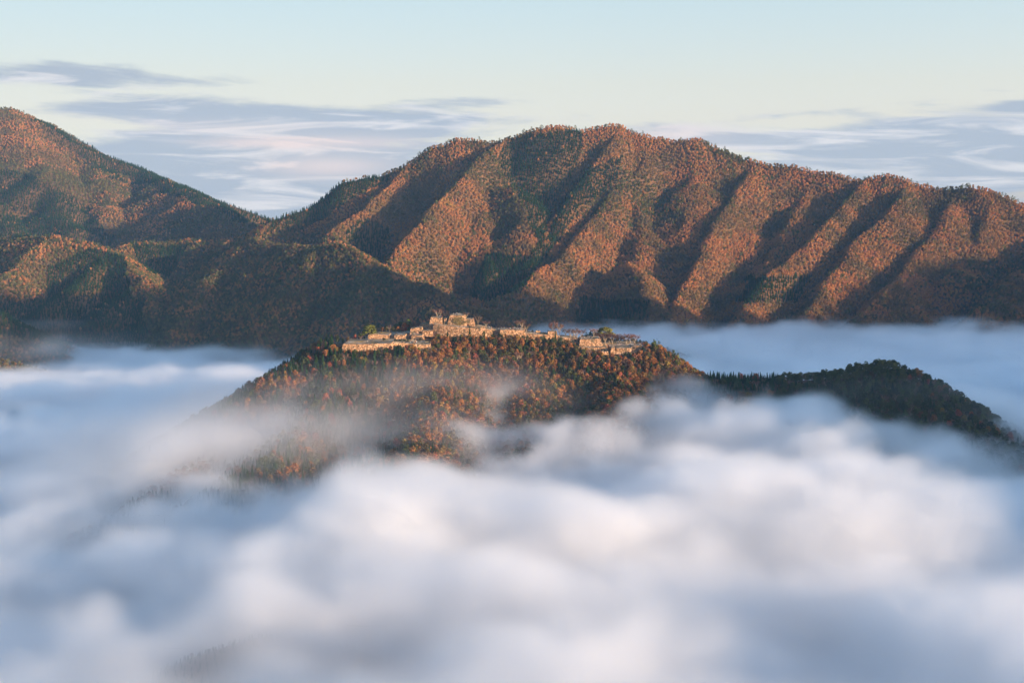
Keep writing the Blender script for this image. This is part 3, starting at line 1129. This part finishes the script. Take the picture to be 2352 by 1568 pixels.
at('dome', 1478, 1345, 1600, 15.0, 'big round pine standing alone above the left terraces', wide=1.4, which=0)
at('green', 1350, 1358, 1575, 6.5, 'dark evergreen at the far left tip of the ruins', wide=1.1)
at('green', 1372, 1358, 1585, 5.0, 'small dark evergreen right of the one at the left tip')
at('autumn', 1392, 1358, 1588, 6.0, 'dull orange tree behind the left end of the lowest terrace')
at('red', 1420, 1358, 1590, 6.0, 'rounded red tree behind the lowest terrace', wide=1.2)
at('green', 1441, 1352, 1592, 7.0, 'dark evergreen between the red tree and the round pine', wide=1.2)
at('cedar', 1457, 1352, 1596, 6.0, 'dark pointed evergreen at the foot of the round pine', wide=1.5)
at('bare', 1443, 1360, 1572, 4.5, 'small bare tree on the lowest terrace under the dark evergreens')
for (u, s, kk, lb) in [(1530, 7.5, 'autumn', 'brown tree left of the pale bare trunk'), (1545, 8.5, 'autumn', 'brownish tree close behind the pale bare trunk'), (1573, 8.5, 'autumn', 'orange tree just right of the pale bare trunk'), (1594, 8.5, 'autumn', 'golden brown tree below the dark grove')]:
    at(kk, u, 1336, 1634, s, lb)
at('bare', 1558, 1338, 1612, 10.5, 'pale bare trunk rising from the second tier terrace', wide=.42, which=0)
for (u, Y, s, kk, lb) in [(1585, 1652, 13, 'green', 'dark evergreen at the left of the grove behind the second tier'), (1600, 1650, 14.5, 'green', 'dark round evergreen in the middle of the grove'),
                          (1616, 1646, 13.5, 'autumn', 'orange crown in front of the dark grove'), (1630, 1656, 18, 'pine', 'tallest bright green pine of the grove'),
                          (1640, 1660, 15, 'green', 'dark evergreen on the right of the grove'), (1655, 1650, 13, 'bare', 'purplish bare tree at the right end of the grove'), (1668, 1650, 12.5, 'bare', 'bare tree behind the tumbled ramp'),
                          (1690, 1660, 12, 'green', 'dark evergreen behind the grey turned wall'), (1706, 1660, 14, 'cedar', 'dark conifer left of the smaller tower base')]:
    at(kk, u, 1336, Y, s, lb)
at('green', 1537, 1368, 1545, 4.8, 'green round shrub on the lowest terrace by the dark gap', name='shrub', cat='shrub', wide=1.3)
for u, lb in [(1582, 'green shrub below the left dark gap'), (1600, 'green shrub between the two dark gaps'), (1618, 'green shrub left of the seated visitors'), (1632, 'low green shrub under the right dark gap')]:
    at('green', u, 1372, 1540, 3.8, lb, name='shrub', cat='shrub', wide=1.7)
at('green', 1680, 1368, 1548, 4.2, 'dark green shrub below the right wall of the second tier', name='shrub', cat='shrub', wide=1.2)
at('bare', 1748, 1271, 1624, 9, 'wide bare cherry on the smaller tower base', wide=1.25, which=1)
at('bare', 1762, 1271, 1629, 8.5, 'bare cherry behind the crowd of the smaller tower base', wide=.8)
at('bare', 1866, 1276, 1620, 7.0, 'bare tree on the step right of the keep', wide=1.2)
at('bare', 1912, 1300, 1612, 9.5, 'faint bare tree right of the keep annex', wide=.9)
at('green', 1904, 1303, 1600, 3.6, 'small yellowish bush at the right foot of the keep annex', name='shrub', cat='shrub')
at('bare', 1944, 1312, 1606, 8.0, 'leaning bare tree above the right end of the main wall', wide=1.2)
at('cedar', 1879, 1338, 1571, 9.5, 'dark conifer in front of the main wall', which=1)
at('cedar', 1790, 1338, 1571, 5.0, 'small dark bush at the foot of the main wall', wide=1.3)
at('green', 1935, 1338, 1571, 6.0, 'grey green bush below the parapet of the main wall')
at('bare', 2070, 1320, 1612, 10, 'bare tree left of the forked white-limbed one', wide=1.0)
at('bare', 2087, 1320, 1600, 11.5, 'forked white-limbed bare tree at the end of the crowded wall', wide=1.0, which=0)
at('bare', 2105, 1330, 1606, 10, 'white-limbed bare tree just past the crowded wall', wide=1.0, which=2)
at('green', 2130, 1338, 1612, 3.4, 'dark bush left of the lone gate stone', name='shrub', cat='shrub', wide=1.5)
at('bare', 2212, 1330, 1616, 11, 'reddish bare tree behind the square tower base', wide=1.1)
at('bare', 2237, 1342, 1606, 13, 'reddish bare tree right of the square tower base', wide=.9)
at('cedar', 2222, 1356, 1582, 8.5, 'dark conifer growing against the square tower base')
for i, (u, s, Y) in enumerate([(2262, 9, 1612), (2281, 9, 1600), (2296, 10.5, 1600), (2308, 9, 1604), (2326, 9, 1618)]):
    at('bare', u, 1352, Y, s, 'pale stemmed bare tree, %s of five left of the dark cleft' % ['leftmost', 'second', 'middle', 'fourth', 'rightmost'][i], 'bare trees on the stump wall', wide=1.1)
at('bare', 2374, 1356, 1604, 10.5, 'round bare tree on the big right-hand bastion', wide=1.05)
at('dome', 2420, 1378, 1622, 21.5, 'large domed pine at the right of the ruins', wide=1.15, which=1)
for i, (u, s, Y) in enumerate([(2402, 12, 1612), (2420, 11.5, 1605), (2436, 12, 1614), (2449, 11, 1606), (2464, 11.5, 1614), (2478, 8, 1610)]):
    at('bare', u, 1376, Y, s, 'purplish bare tree under the large domed pine', 'bare trees under the domed pine', wide=1.15)
for i, (u, s, Y) in enumerate([(2504, 10, 1606), (2520, 11, 1612), (2538, 10, 1606)]):
    at('bare', u, 1376, Y, s, ['left', 'middle', 'right'][i] + ' one of three spreading bare trees near the right tip of the ruins', 'bare trees at the right tip', wide=1.35)
at('green', 2546, 1381, 1590, 4.0, 'small bush on the rightmost terrace', name='shrub', cat='shrub')
at('pine', 2620, 1400, 1552, 12, 'lone pine standing just past the right tip of the ruins', which=1)
at('pine', 2694, 1440, 1540, 11, 'left pine of a pair on the slope down to the saddle', which=3)
at('pine', 2712, 1442, 1538, 11.5, 'right pine of a pair on the slope down to the saddle', which=0)
# dry ivy on the keep's face
rg = np.random.default_rng(5)
V, F = [], []
for _ in range(260):
    a = rg.normal() * .42
    b = rg.normal() * .36
    u = 1836 + a * 34
    v = 1285 + b * 24 + a * 2
    tt = (v - 1262) / 42.0
    p = Vector(PF(u, v, 1607.3 - tt * 12 * .37 - .35 - .3 * rg.random()))
    s = .45 + .4 * rg.random()
    o = len(V)
    V += [p + Vector((-s, rg.normal() * .25, 0)), p + Vector((0, rg.normal() * .25 - .1, -s)), p + Vector((s, rg.normal() * .25, 0)), p + Vector((0, rg.normal() * .25, s))]
    F.append((o, o + 1, o + 2, o + 3))
kb = [o for o in bpy.data.objects if o.name.startswith('stone_keep')][0]
link('ivy', mesh_from('ivy', V, F, [M_IVY]), kb)

# ------------------------------------------------------------------ the trees on the castle hill
LINE = [(1300, 1500), (1340, 1390), (1370, 1394), (1480, 1400), (1560, 1391), (1600, 1384), (1645, 1382), (1657, 1390), (1727, 1402), (1733, 1350), (1740, 1342), (1880, 1341), (1960, 1344), (2003, 1338), (2100, 1347),
        (2200, 1354), (2230, 1347), (2310, 1376), (2320, 1388), (2400, 1408), (2440, 1419), (2530, 1412), (2570, 1392), (2600, 1380)]


def in_foot(x, y, grow):
    for q in FOOT:
        ax, bx = min(p[0] for p in q) - grow, max(p[0] for p in q) + grow
        ay, by = min(p[1] for p in q) - grow, max(p[1] for p in q) + grow
        if ax < x < bx and ay < y < by:
            return True
    return False


x, y = scatter(-760, 760, 700, 1760, 5.6)
k = np.abs(x) < .42 * y
x, y = x[k], y[k]
z, gx, gy = surface(x, y)
fc = facing(x, y, z, gx, gy)
k = (z > 196) & (fc > -.35)
x, y, z, fc = x[k], y[k], z[k], fc[k]
u, v = to_view(x, y, z)
s = 7.0 + 4.6 * rng.random(len(x))
r = rng.random(len(x))
pn = fbm(x, y, 60, 3, 301)
kk = np.where(r < .68 - .12 * pn, 'autumn', np.where(r < .81, 'green', np.where(r < .90, 'bare', np.where(r < .965, 'cedar', np.where(r < .982, 'red', 'pine')))))
left = u < 905 + 40 * pn
kk = np.where(left & (r < .50) & (pn > -.55), 'cedar', kk)
ridge = (u > 1618) & (u < 1795) & (v < 915)
kk = np.where(ridge & (r < .78), 'cedar', kk)
kk = np.where((y < 1000) & (r < .9), 'cedar', kk)
knob = u > 1785
kk = np.where(knob & (r < .60), 'green', kk)
kk = np.where(knob & (r > .60) & (r < .66), 'pine', kk)
s = np.where(kk == 'cedar', 8.5 + 4.0 * rng.random(len(x)), s)
s = np.where(y < 1000, 3.6, s)
s = np.where(kk == 'bare', 6.5 + 2.5 * rng.random(len(x)), s)
uf, vf = u * 1.741497, v * 1.741497
lim = np.interp(uf, [p[0] for p in LINE], [p[1] for p in LINE])
ztop_max = CAM_Z - (lim - 867.8) / 5689.0 * y + rng.normal(size=len(x)) * 1.3 + .6
inrange = (uf > 1335) & (uf < 2605)
s = np.where(inrange & (y < 1600), np.minimum(s, (ztop_max - z) * 1.0), s)
keep = s > 3.2
keep &= ~(inrange & (y >= 1596) & (z + s > 343))
ft = np.array([in_foot(a, b, 2.5) if keep[i] else False for i, (a, b) in enumerate(zip(x, y))])
keep &= ~ft
x, y, z, s, kk, u, v, fc = [q[keep] for q in (x, y, z, s, kk, u, v, fc)]
print('hill trees', len(x), {q: int((kk == q).sum()) for q in set(kk)})
# the ones that show largest are things of their own, the rest one wood
score = s * 100 / y * (.4 + np.clip(fc, 0, 1)) * (z > 283) * (fc > .02) * (u > 560) * (u < 2250)
big = np.zeros(len(x), bool)
quota = {'autumn': 300, 'cedar': 120, 'green': 120, 'bare': 60, 'red': 40, 'pine': 40}
for q, lim_ in quota.items():
    c = np.where(kk == q)[0]
    c = c[score[c] > 0]
    big[c[np.argsort(-score[c] * (.6 + .4 * rng.random(len(c))))[:lim_]]] = True
WORD = {'autumn': 'orange brown broadleaf tree', 'cedar': 'dark pointed conifer', 'green': 'olive green broadleaf tree', 'bare': 'greyish leafless tree', 'red': 'rusty red tree', 'pine': 'flat topped pine'}
for i in np.where(big)[0]:
    if u[i] < 800:
        w = 'on the left shoulder of the castle hill'
    elif u[i] < 1000:
        w = 'below the lowest left terraces'
    elif u[i] < 1280:
        w = 'on the slope under the main castle wall'
    elif u[i] < 1500:
        w = 'on the slope under the right-hand bastion'
    elif u[i] < 1640:
        w = 'on the slope falling right of the ruins'
    elif u[i] < 1800:
        w = 'on the low saddle right of the castle hill'
    else:
        w = 'on the shaded knoll right of the saddle'
    t_ = tree(kk[i], x[i], y[i], z[i] - .4, s[i], WORD[kk[i]] + ' ' + w, WORD[kk[i]] + 's ' + w)
wood('hill_woods', np.stack([x, y, z - .7], -1)[~big], kk[~big], s[~big])


# ------------------------------------------------------------------ visitors
def person_mesh(pose, seed):
    me = bpy.data.meshes.new('person_shape')
    o = bpy.data.objects.new('person_shape', me)
    col.objects.link(o)
    a = .12 * (1 if pose == 0 else 1.6)
    sit = pose == 2
    if sit:
        pts = [((0, 0, .50), .15), ((0, 0, .80), .17), ((0, 0, 1.02), .13), ((0, 0, 1.10), .06), ((0, -.02, 1.27), .11),
               ((.10, 0, .50), .09), ((.12, -.42, .50), .07), ((.12, -.44, .08), .05), ((.12, -.56, .04), .04),
               ((-.10, 0, .50), .09), ((-.12, -.42, .50), .07), ((-.12, -.44, .08), .05), ((-.12, -.56, .04), .04),
               ((.20, 0, .99), .06), ((.25, -.06, .74), .05), ((.12, -.30, .62), .035),
               ((-.20, 0, .99), .06), ((-.25, -.06, .74), .05), ((-.12, -.30, .62), .035)]
    else:
        pts = [((0, 0, .92), .14), ((0, 0, 1.18), .15), ((0, 0, 1.40), .13), ((0, 0, 1.48), .055), ((0, -.02, 1.63), .105),
               ((.09, 0, .88), .09), ((.11, -.01, .48), .065), ((.12, .02, .08), .045), ((.13, -.13, .04), .04),
               ((-.09, 0, .88), .09), ((-.11, 0, .48), .065), ((-.12, .02, .08), .045), ((-.13, -.13, .04), .04),
               ((.20, 0, 1.38), .06), ((.26, -a * .4, 1.12), .048), ((.24 - a * .8, -a * 2.2, .92 + (.35 if pose == 1 else 0)), .032),
               ((-.20, 0, 1.38), .06), ((-.26, -a * .4, 1.12), .048), ((-.24 + a * .8, -a * 2.2, .92 + (.35 if pose == 1 else 0)), .032)]
    ed = [(0, 1), (1, 2), (2, 3), (3, 4), (0, 5), (5, 6), (6, 7), (7, 8), (0, 9), (9, 10), (10, 11), (11, 12), (2, 13), (13, 14), (14, 15), (2, 16), (16, 17), (17, 18)]
    me.from_pydata([p for p, _ in pts], ed, [])
    o.modifiers.new('skin', 'SKIN')
    for i, (_, r_) in enumerate(pts):
        me.skin_vertices[0].data[i].radius = (r_, r_)
    me.skin_vertices[0].data[0].use_root = True
    sb = o.modifiers.new('sub', 'SUBSURF')
    sb.levels = sb.render_levels = 1
    dg = bpy.context.evaluated_depsgraph_get()
    out = bpy.data.meshes.new_from_object(o.evaluated_get(dg))
    bpy.data.objects.remove(o)
    return out


JK = {'white': (.75, .74, .72), 'red': (.45, .05, .05), 'black': (.03, .03, .035), 'blue': (.06, .12, .3), 'beige': (.45, .36, .25), 'purple': (.35, .10, .30), 'grey': (.25, .25, .26)}
M_TROUS = plain('dark_trousers', (.035, .038, .05))
M_SKIN = plain('skin', (.45, .27, .19))
M_HAIR = plain('black_hair', (.02, .016, .014))
SHAPES = [person_mesh(p_, p_) for p_ in range(3)]
PM = {}
for cname, cc in JK.items():
    jm_ = plain(cname + '_jacket', cc)
    for p_, base in enumerate(SHAPES):
        me = base.copy()
        me.materials.clear()
        for m_ in (jm_, M_TROUS, M_SKIN, M_HAIR):
            me.materials.append(m_)
        hp, nk, hr = ((.60, 1.10, 1.28) if p_ == 2 else (.90, 1.47, 1.66))
        for f in me.polygons:
            c = f.center
            f.material_index = 3 if (c.z > hr or (c.z > nk + .08 and c.y > .01)) else 2 if c.z > nk or (abs(c.x) > .12 and c.y < -.2 and p_ != 2 and c.z < 1.35 and c.z > .85) else 1 if c.z < hp else 0
        PM[(cname, p_)] = me
cols = ['white', 'black', 'black', 'blue', 'beige', 'red', 'grey', 'white', 'beige', 'grey']


def crowd(u0, u1, v, Y0, Y1, n, where, sitting=.15, only=None):
    made = []
    for _ in range(n):
        for _try in range(8):
            uu = u0 + (u1 - u0) * random.random()
            yy = Y0 + (Y1 - Y0) * random.random()
            x_, y_, _z = PF(uu, v, yy)
            if all((x_ - a) ** 2 + (y_ - b) ** 2 > .55 for a, b in made):
                break
        made.append((x_, y_))
        c = only or random.choice(cols)
        p_ = 2 if random.random() < sitting else random.randint(0, 1)
        o = link('person', PM[(c, p_)])
        hit = BVH.ray_cast(Vector((x_, y_, 600)), Vector((0, 0, -1)))
        zz = hit[0].z if hit[0] is not None else ground(x_, y_)
        o.location = (x_, y_, zz + (-.02 if p_ < 2 else -.04))
        o.rotation_euler = (0, 0, random.random() * 6.28)
        f = .95 + .12 * random.random()
        o.scale = (f, f, f)
        tag(o, '%s person in %s jacket %s' % ('seated' if p_ == 2 else 'standing', c, where), 'person', 'visitors ' + where)


crowd(1811, 1843, 1262, 1610, 1626, 22, 'on top of the highest keep base', .1)
crowd(1755, 1772, 1272, 1613.5, 1620, 8, 'on the smaller tower base', 0, None)
crowd(1779, 1785, 1272, 1613.5, 1618, 1, 'on the narrow pier left of the keep', 0, 'purple')
crowd(1776, 1779, 1272, 1613.5, 1618, 1, 'beside the narrow pier left of the keep', 0, 'black')
crowd(1895, 1922, 1308, 1588, 1598, 10, 'at the right foot of the keep annex')
crowd(1950, 2018, 1318, 1600, 1616, 22, 'along the ridge path right of the main wall', 0)
crowd(2022, 2029, 1320, 1590, 1594, 3, 'by the corner left of the crowded wall', 0, 'beige')
crowd(2034, 2084, 1320, 1590, 1612, 38, 'in the crowd on the wall of the white-limbed trees', .1)
crowd(2160, 2185, 1337, 1600, 1612, 6, 'near the lone gate stone', 0)
crowd(2110, 2140, 1337, 1600, 1612, 5, 'on the grassy bank', 0)
crowd(2308, 2374, 1356, 1580, 1600, 40, 'in the crowd on the big right-hand bastion', .15)
crowd(2466, 2534, 1384, 1579, 1592, 44, 'in the crowd on the right-hand terrace', .35)
crowd(2426, 2434, 1380, 1588, 1600, 3, 'by the passage left of the last terrace', 0)
crowd(1632, 1682, 1340, 1573, 1600, 26, 'on the right wall of the second tier', .2)
crowd(1576, 1630, 1334, 1592, 1622, 14, 'on the rear grass of the second tier', .2)
crowd(1638, 1672, 1370, 1528, 1545, 14, 'below the right dark gap of the second tier', .3)
crowd(1553, 1560, 1370, 1536, 1545, 2, 'below the left dark gap of the second tier', 0, 'white')
crowd(1388, 1500, 1372, 1519, 1545, 9, 'spread out on the lowest terrace', .3)
# ------------------------------------------------------------------ the sea of fog: real volumes, filled from a height of the fog top plus billows
def lattice_noise(shape, d, wl, seed):
    """smooth noise on a regular grid: a coarse random lattice carried up by cubic B-splines along each axis"""
    r = np.random.default_rng(seed)
    dims, mats = [], []
    for n, dd, w in zip(shape, d, wl):
        m = int(math.ceil(n * dd / w)) + 4
        t = np.arange(n) * dd / w + 1
        i = np.floor(t).astype(int)
        f = t - i
        M = np.zeros((n, m), np.float32)
        ws = [(1 - f) ** 3 / 6, (3 * f ** 3 - 6 * f ** 2 + 4) / 6, (-3 * f ** 3 + 3 * f ** 2 + 3 * f + 1) / 6, f ** 3 / 6]
        for k, q in enumerate(ws):
            M[np.arange(n), i - 1 + k] += q
        dims.append(m)
        mats.append(M)
    a = r.uniform(-1, 1, dims).astype(np.float32)
    for ax in range(len(shape)):
        a = np.moveaxis(np.tensordot(mats[ax], a, axes=(1, ax)), 0, ax)
    return a * 2.2


def fbm3(shape, d, wl, octv, seed, zs=.6, gain=.55):
    s = 0
    a = 1.0
    for o in range(octv):
        w = wl / 2 ** o
        s = s + a * lattice_noise(shape, d, (w, w, w * zs), seed + o)
        a *= gain
    return s


# how high the fog stands: (u, v, depth) of places on its upper surface, and the width over which each counts
FOGTOP = [
    (-150, 822, 2600, 300), (100, 822, 2600, 250), (300, 822, 2550, 200), (450, 835, 2450, 180), (620, 815, 2650, 160), (760, 800, 2600, 160), (900, 800, 2500, 200), (1200, 790, 2500, 250),
    (1500, 768, 2620, 200), (1620, 750, 2650, 200), (1800, 748, 2700, 200), (2000, 750, 2720, 200), (2200, 750, 2740, 250), (2400, 752, 2720, 250),
    (-100, 880, 2050, 250), (150, 880, 2000, 200), (400, 885, 1950, 180), (600, 870, 1950, 140),
    (1600, 850, 1980, 200), (1900, 850, 1980, 250), (2200, 880, 1900, 250), (2400, 960, 1620, 180),
    (0, 965, 1700, 160), (250, 965, 1650, 140), (450, 940, 1600, 110), (120, 1060, 1450, 120), (330, 1030, 1450, 110), (0, 1120, 1330, 110),
    (60, 1215, 1190, 80), (200, 1185, 1230, 80), (420, 1130, 1250, 80), (560, 1080, 1290, 80), (700, 1070, 1310, 70), (800, 1030, 1340, 70), (930, 1040, 1330, 55),
    (500, 985, 1450, 70), (620, 985, 1420, 60), (760, 1000, 1400, 60), (900, 1000, 1410, 50),
    (1000, 985, 1390, 50), (1100, 972, 1400, 60), (1200, 965, 1400, 60), (1320, 950, 1420, 60), (1440, 912, 1440, 60), (1560, 955, 1430, 60), (1680, 972, 1410, 60), (1800, 945, 1400, 60), (1950, 932, 1390, 60),
    (2080, 975, 1370, 60), (2200, 985, 1350, 60), (2310, 948, 1390, 75), (2450, 1060, 1300, 100),
    (-50, 1290, 1040, 90), (150, 1270, 1060, 90), (350, 1225, 1090, 80), (550, 1185, 1120, 80), (700, 1150, 1130, 70), (820, 1085, 1170, 60),
    (880, 1068, 1060, 60), (960, 1062, 1040, 60), (1060, 1105, 1010, 60), (1180, 1150, 980, 60), (1260, 1190, 950, 60),
    (1050, 1050, 1220, 60), (1200, 1090, 1180, 70), (1350, 1130, 1130, 80), (1450, 1090, 1160, 70), (1560, 1020, 1220, 70), (1700, 1000, 1240, 80), (1850, 1010, 1230, 80), (2000, 1060, 1180, 80),
    (2150, 1120, 1120, 80), (2300, 1160, 1080, 80), (1700, 1120, 1050, 90), (2000, 1200, 970, 90), (2250, 1300, 900, 90), (1450, 1210, 950, 80),
    (800, 1230, 950, 80), (600, 1290, 930, 80), (300, 1380, 900, 90), (0, 1400, 880, 90), (1000, 1250, 880, 90), (1300, 1310, 840, 90), (1700, 1330, 820, 90), (2100, 1420, 760, 90),
    (520, 1450, 790, 52), (640, 1400, 825, 42), (430, 1495, 760, 40), (300, 1520, 740, 60), (800, 1420, 780, 50), (700, 1520, 720, 50), (1000, 1450, 730, 90), (1400, 1480, 700, 90), (1800, 1520, 680, 90), (2100, 1600, 640, 120),
    (100, 1600, 680, 120), (900, 1700, 600, 150), (1500, 1700, 600, 150),
]
# the holes are lower than anything around: (index of place -> height of the fog top there)
FOGTOP.append((1345, 885, 1470, 38))
FOGLOW = {(1345, 885): 225, (520, 1450): 250, (640, 1400): 250, (430, 1495): 248, (60, 1215): 230, (200, 1185): 234, (420, 1130): 252, (560, 1080): 254, (700, 1070): 252, (800, 1030): 254, (930, 1040): 256}


def fog_top(X, Y):
    num = np.zeros_like(X)
    den = np.full_like(X, 1e-7)
    num += 1e-7 * 262
    for (u, v, yy, w) in FOGTOP:
        px, py, pz = P(u, v, yy)
        pz = FOGLOW.get((u, v), pz)
        g = np.exp(-((X - px) ** 2 + ((Y - py) / 1.15) ** 2) / (w * 1.0) ** 2) / (w / 80.0)
        num += g * pz
        den += g
    return num / den


# thin veils: centre (u, v, depth), half sizes x, y, z, density
VEILS = [
    ((690, 1030, 1320), (150, 45, 30), .020), ((560, 1090, 1260), (110, 40, 24), .014), ((60, 800, 2520), (130, 60, 20), .010),
    ((500, 985, 1400), (60, 30, 26), .018),
    ((950, 872, 1452), (95, 30, 15), .010), ((820, 905, 1440), (75, 35, 16), .009), ((1130, 900, 1470), (50, 26, 14), .0085), ((690, 935, 1415), (70, 35, 18), .010), ((1080, 960, 1420), (70, 30, 12), .004),
    ((540, 940, 1420), (55, 30, 20), .010), ((560, 1000, 1360), (70, 34, 24), .017), ((440, 1060, 1330), (75, 34, 26), .026), ((700, 1020, 1345), (80, 34, 26), .012), ((900, 1000, 1380), (75, 30, 22), .009), ((250, 1120, 1180), (90, 30, 22), .005), ((380, 1050, 1330), (80, 40, 28), .011), ((200, 1150, 1300), (90, 50, 26), .010), ((640, 895, 1455), (60, 30, 14), .008), ((1200, 930, 1440), (60, 26, 12), .005),
    ((2080, 900, 1400), (60, 30, 10), .006), ((2130, 960, 1390), (70, 30, 16), .006),
    ((480, 803, 2450), (110, 60, 4), .006), ((130, 745, 2800), (60, 50, 7), .004), ((1560, 752, 2560), (50, 40, 8), .006), ((2230, 740, 2650), (35, 40, 7), .006),
    ((860, 790, 2500), (120, 80, 10), .003),
]


def fog_volume(name, x0, x1, y0, y1, z0, z1, d, dz, seed, rho, label, ylo, yhi):
    nx, ny, nz = int((x1 - x0) / d) + 1, int((y1 - y0) / d) + 1, int((z1 - z0) / dz) + 1
    xs_ = (x0 + np.arange(nx) * d).astype(np.float32)
    ys_ = (y0 + np.arange(ny) * d).astype(np.float32)
    zs_ = (z0 + np.arange(nz) * dz).astype(np.float32)
    X2, Y2 = np.meshgrid(xs_, ys_, indexing='ij')
    top = fog_top(X2, Y2)
    farf = np.clip((Y2 - 1700) / 500, 0, 1)
    top = top + (1 - farf) * (9 * fbm(X2, Y2, 150, 3, seed + 60)) + farf * 9 * fbm(X2, Y2, 220, 5, seed + 61, .6)
    sh, dd = (nx, ny, nz), (d, d, dz)
    bil = fbm3(sh, dd, 120, 3, seed, .7)
    fin = fbm3(sh, dd, 40, 3, seed + 20, .8, .72)
    puff = 1 - 1.6 * np.abs(fbm3(sh, dd, 85, 4, seed + 40, .8, .6))
    soft = (20 - 3 * farf + 9 * np.clip((1300 - Y2) / 300, 0, 1))[:, :, None]
    amp = ((1 - .45 * farf) * (.72 + .28 * np.clip((Y2 - 950) / 300, 0, 1)))[:, :, None]
    f = (top[:, :, None] + amp * (7 * bil + 11 * fin + 9 * (puff - .4)) + 13 - 9 * farf[:, :, None] - zs_[None, None, :]) / soft
    den = np.clip(f, 0, 1)
    den = den * den * (3 - 2 * den)
    den = rho * den * np.clip(1 + .35 * bil + .35 * fin, .15, 2)
    for (c, hs, q) in VEILS:
        cx, cy, cz = P(*c)
        e = ((X2 - cx) / hs[0]) ** 2 + ((Y2 - cy) / hs[1]) ** 2
        if e.min() > 6:
            continue
        g = np.exp(-e)[:, :, None] * np.exp(-((zs_ - cz - 0 * cx) / hs[2]) ** 2)[None, None, :]
        den = den + q * g * np.clip(.9 + .9 * bil + .5 * fin, 0, 3)
    fade = np.clip((Y2 - ylo) / 90, 0, 1) * np.clip((yhi - Y2) / 90, 0, 1) * np.clip((X2 - x0) / 60, 0, 1) * np.clip((x1 - X2) / 60, 0, 1)
    den = den * fade[:, :, None]
    den[den < 2e-5] = 0
    me = bpy.data.meshes.new('density')
    me.vertices.add(den.size)
    a = me.attributes.new('density', 'FLOAT', 'POINT')
    a.data.foreach_set('value', np.ascontiguousarray(den, dtype=np.float32).ravel())
    src = bpy.data.objects.new('density', me)                     # not linked: only the numbers are read
    g = bpy.data.node_groups.new(name, 'GeometryNodeTree')
    g.interface.new_socket('Geometry', in_out='OUTPUT', socket_type='NodeSocketGeometry')
    S = NT(g)
    vc = S.n('GeometryNodeVolumeCube')
    out = S.n('NodeGroupOutput')
    vc.inputs['Min'].default_value = (x0, y0, z0)
    vc.inputs['Max'].default_value = (x0 + (nx - 1) * d, y0 + (ny - 1) * d, z0 + (nz - 1) * dz)
    for ax, nn in zip('XYZ', (nx, ny, nz)):
        vc.inputs['Resolution ' + ax].default_value = nn
    oi = S.n('GeometryNodeObjectInfo')
    oi.inputs[0].default_value = src
    si = S.n('GeometryNodeSampleIndex', data_type='FLOAT')
    na = S.n('GeometryNodeInputNamedAttribute')
    na.inputs[0].default_value = 'density'
    S.l(oi.outputs['Geometry'], si.inputs['Geometry'])
    S.l(na.outputs[0], si.inputs['Value'])
    sep = S.n('ShaderNodeSeparateXYZ')
    S.l(S.n('GeometryNodeInputPosition').outputs[0], sep.inputs[0])
    ix = [S.m('ROUND', S.m('DIVIDE', S.m('SUBTRACT', sep.outputs[k], o), q)) for k, (o, q) in enumerate(((x0, d), (y0, d), (z0, dz)))]
    fi = S.n('FunctionNodeInputInt')
    # integer arithmetic: floats lose the last digits above sixteen million
    def im(op, a_, b_):
        o = S.n('FunctionNodeIntegerMath', operation=op)
        for k, q in enumerate((a_, b_)):
            if isinstance(q, int):
                o.inputs[k].default_value = q
            else:
                S.l(q, o.inputs[k])
        return o.outputs[0]
    idx = im('ADD', im('MULTIPLY', im('ADD', im('MULTIPLY', ix[0], ny), ix[1]), nz), ix[2])
    S.l(idx, si.inputs['Index'])
    S.l(si.outputs[0], vc.inputs['Density'])
    sm = S.n('GeometryNodeSetMaterial')
    sm.inputs['Material'].default_value = M_FOG
    S.l(vc.outputs[0], sm.inputs[0])
    S.l(sm.outputs[0], out.inputs[0])
    o = link(name, bpy.data.meshes.new(name))
    o.modifiers.new('fog', 'NODES').node_group = g
    tag(o, label, None, None, 'stuff')
    return o


M_FOG, S = material('fog')
pv = S.n('ShaderNodeVolumePrincipled')
pv.inputs['Color'].default_value = (.9965, .9970, .9960, 1)
pv.inputs['Density'].default_value = 1.0
pv.inputs['Anisotropy'].default_value = 0.62
o_ = S.n('ShaderNodeOutputMaterial')
S.l(pv.outputs[0], o_.inputs['Volume'])
fog_volume('fog', -920, 920, 420, 2290, 150, 345, 5.0, 5.0, 500, .038, 'thick white fog filling the near valley around the castle hill', 330, 2290)
fog_volume('fog', -1400, 1400, 2200, 3100, 180, 330, 13.0, 8.0, 700, .030, 'sea of fog behind the castle reaching the mountain foot', 2200, 3080)

# ------------------------------------------------------------------ the air
hz = bpy.data.meshes.new('haze')
bm_v = [(x_, y_, z_) for x_ in (-2900, 3900) for y_ in (-1600, 6900) for z_ in (120, 960)]
hz.from_pydata(bm_v, [], [(0, 1, 3, 2), (4, 6, 7, 5), (0, 4, 5, 1), (2, 3, 7, 6), (0, 2, 6, 4), (1, 5, 7, 3)])
M_HAZE, S = material('haze')
pv = S.n('ShaderNodeVolumePrincipled')
pv.inputs['Color'].default_value = (.28, .56, 1.0, 1)
pv.inputs['Density'].default_value = 2.1e-5
o_ = S.n('ShaderNodeOutputMaterial')
S.l(pv.outputs[0], o_.inputs['Volume'])
hz.materials.append(M_HAZE)
link('haze', hz)['kind'] = 'stuff'
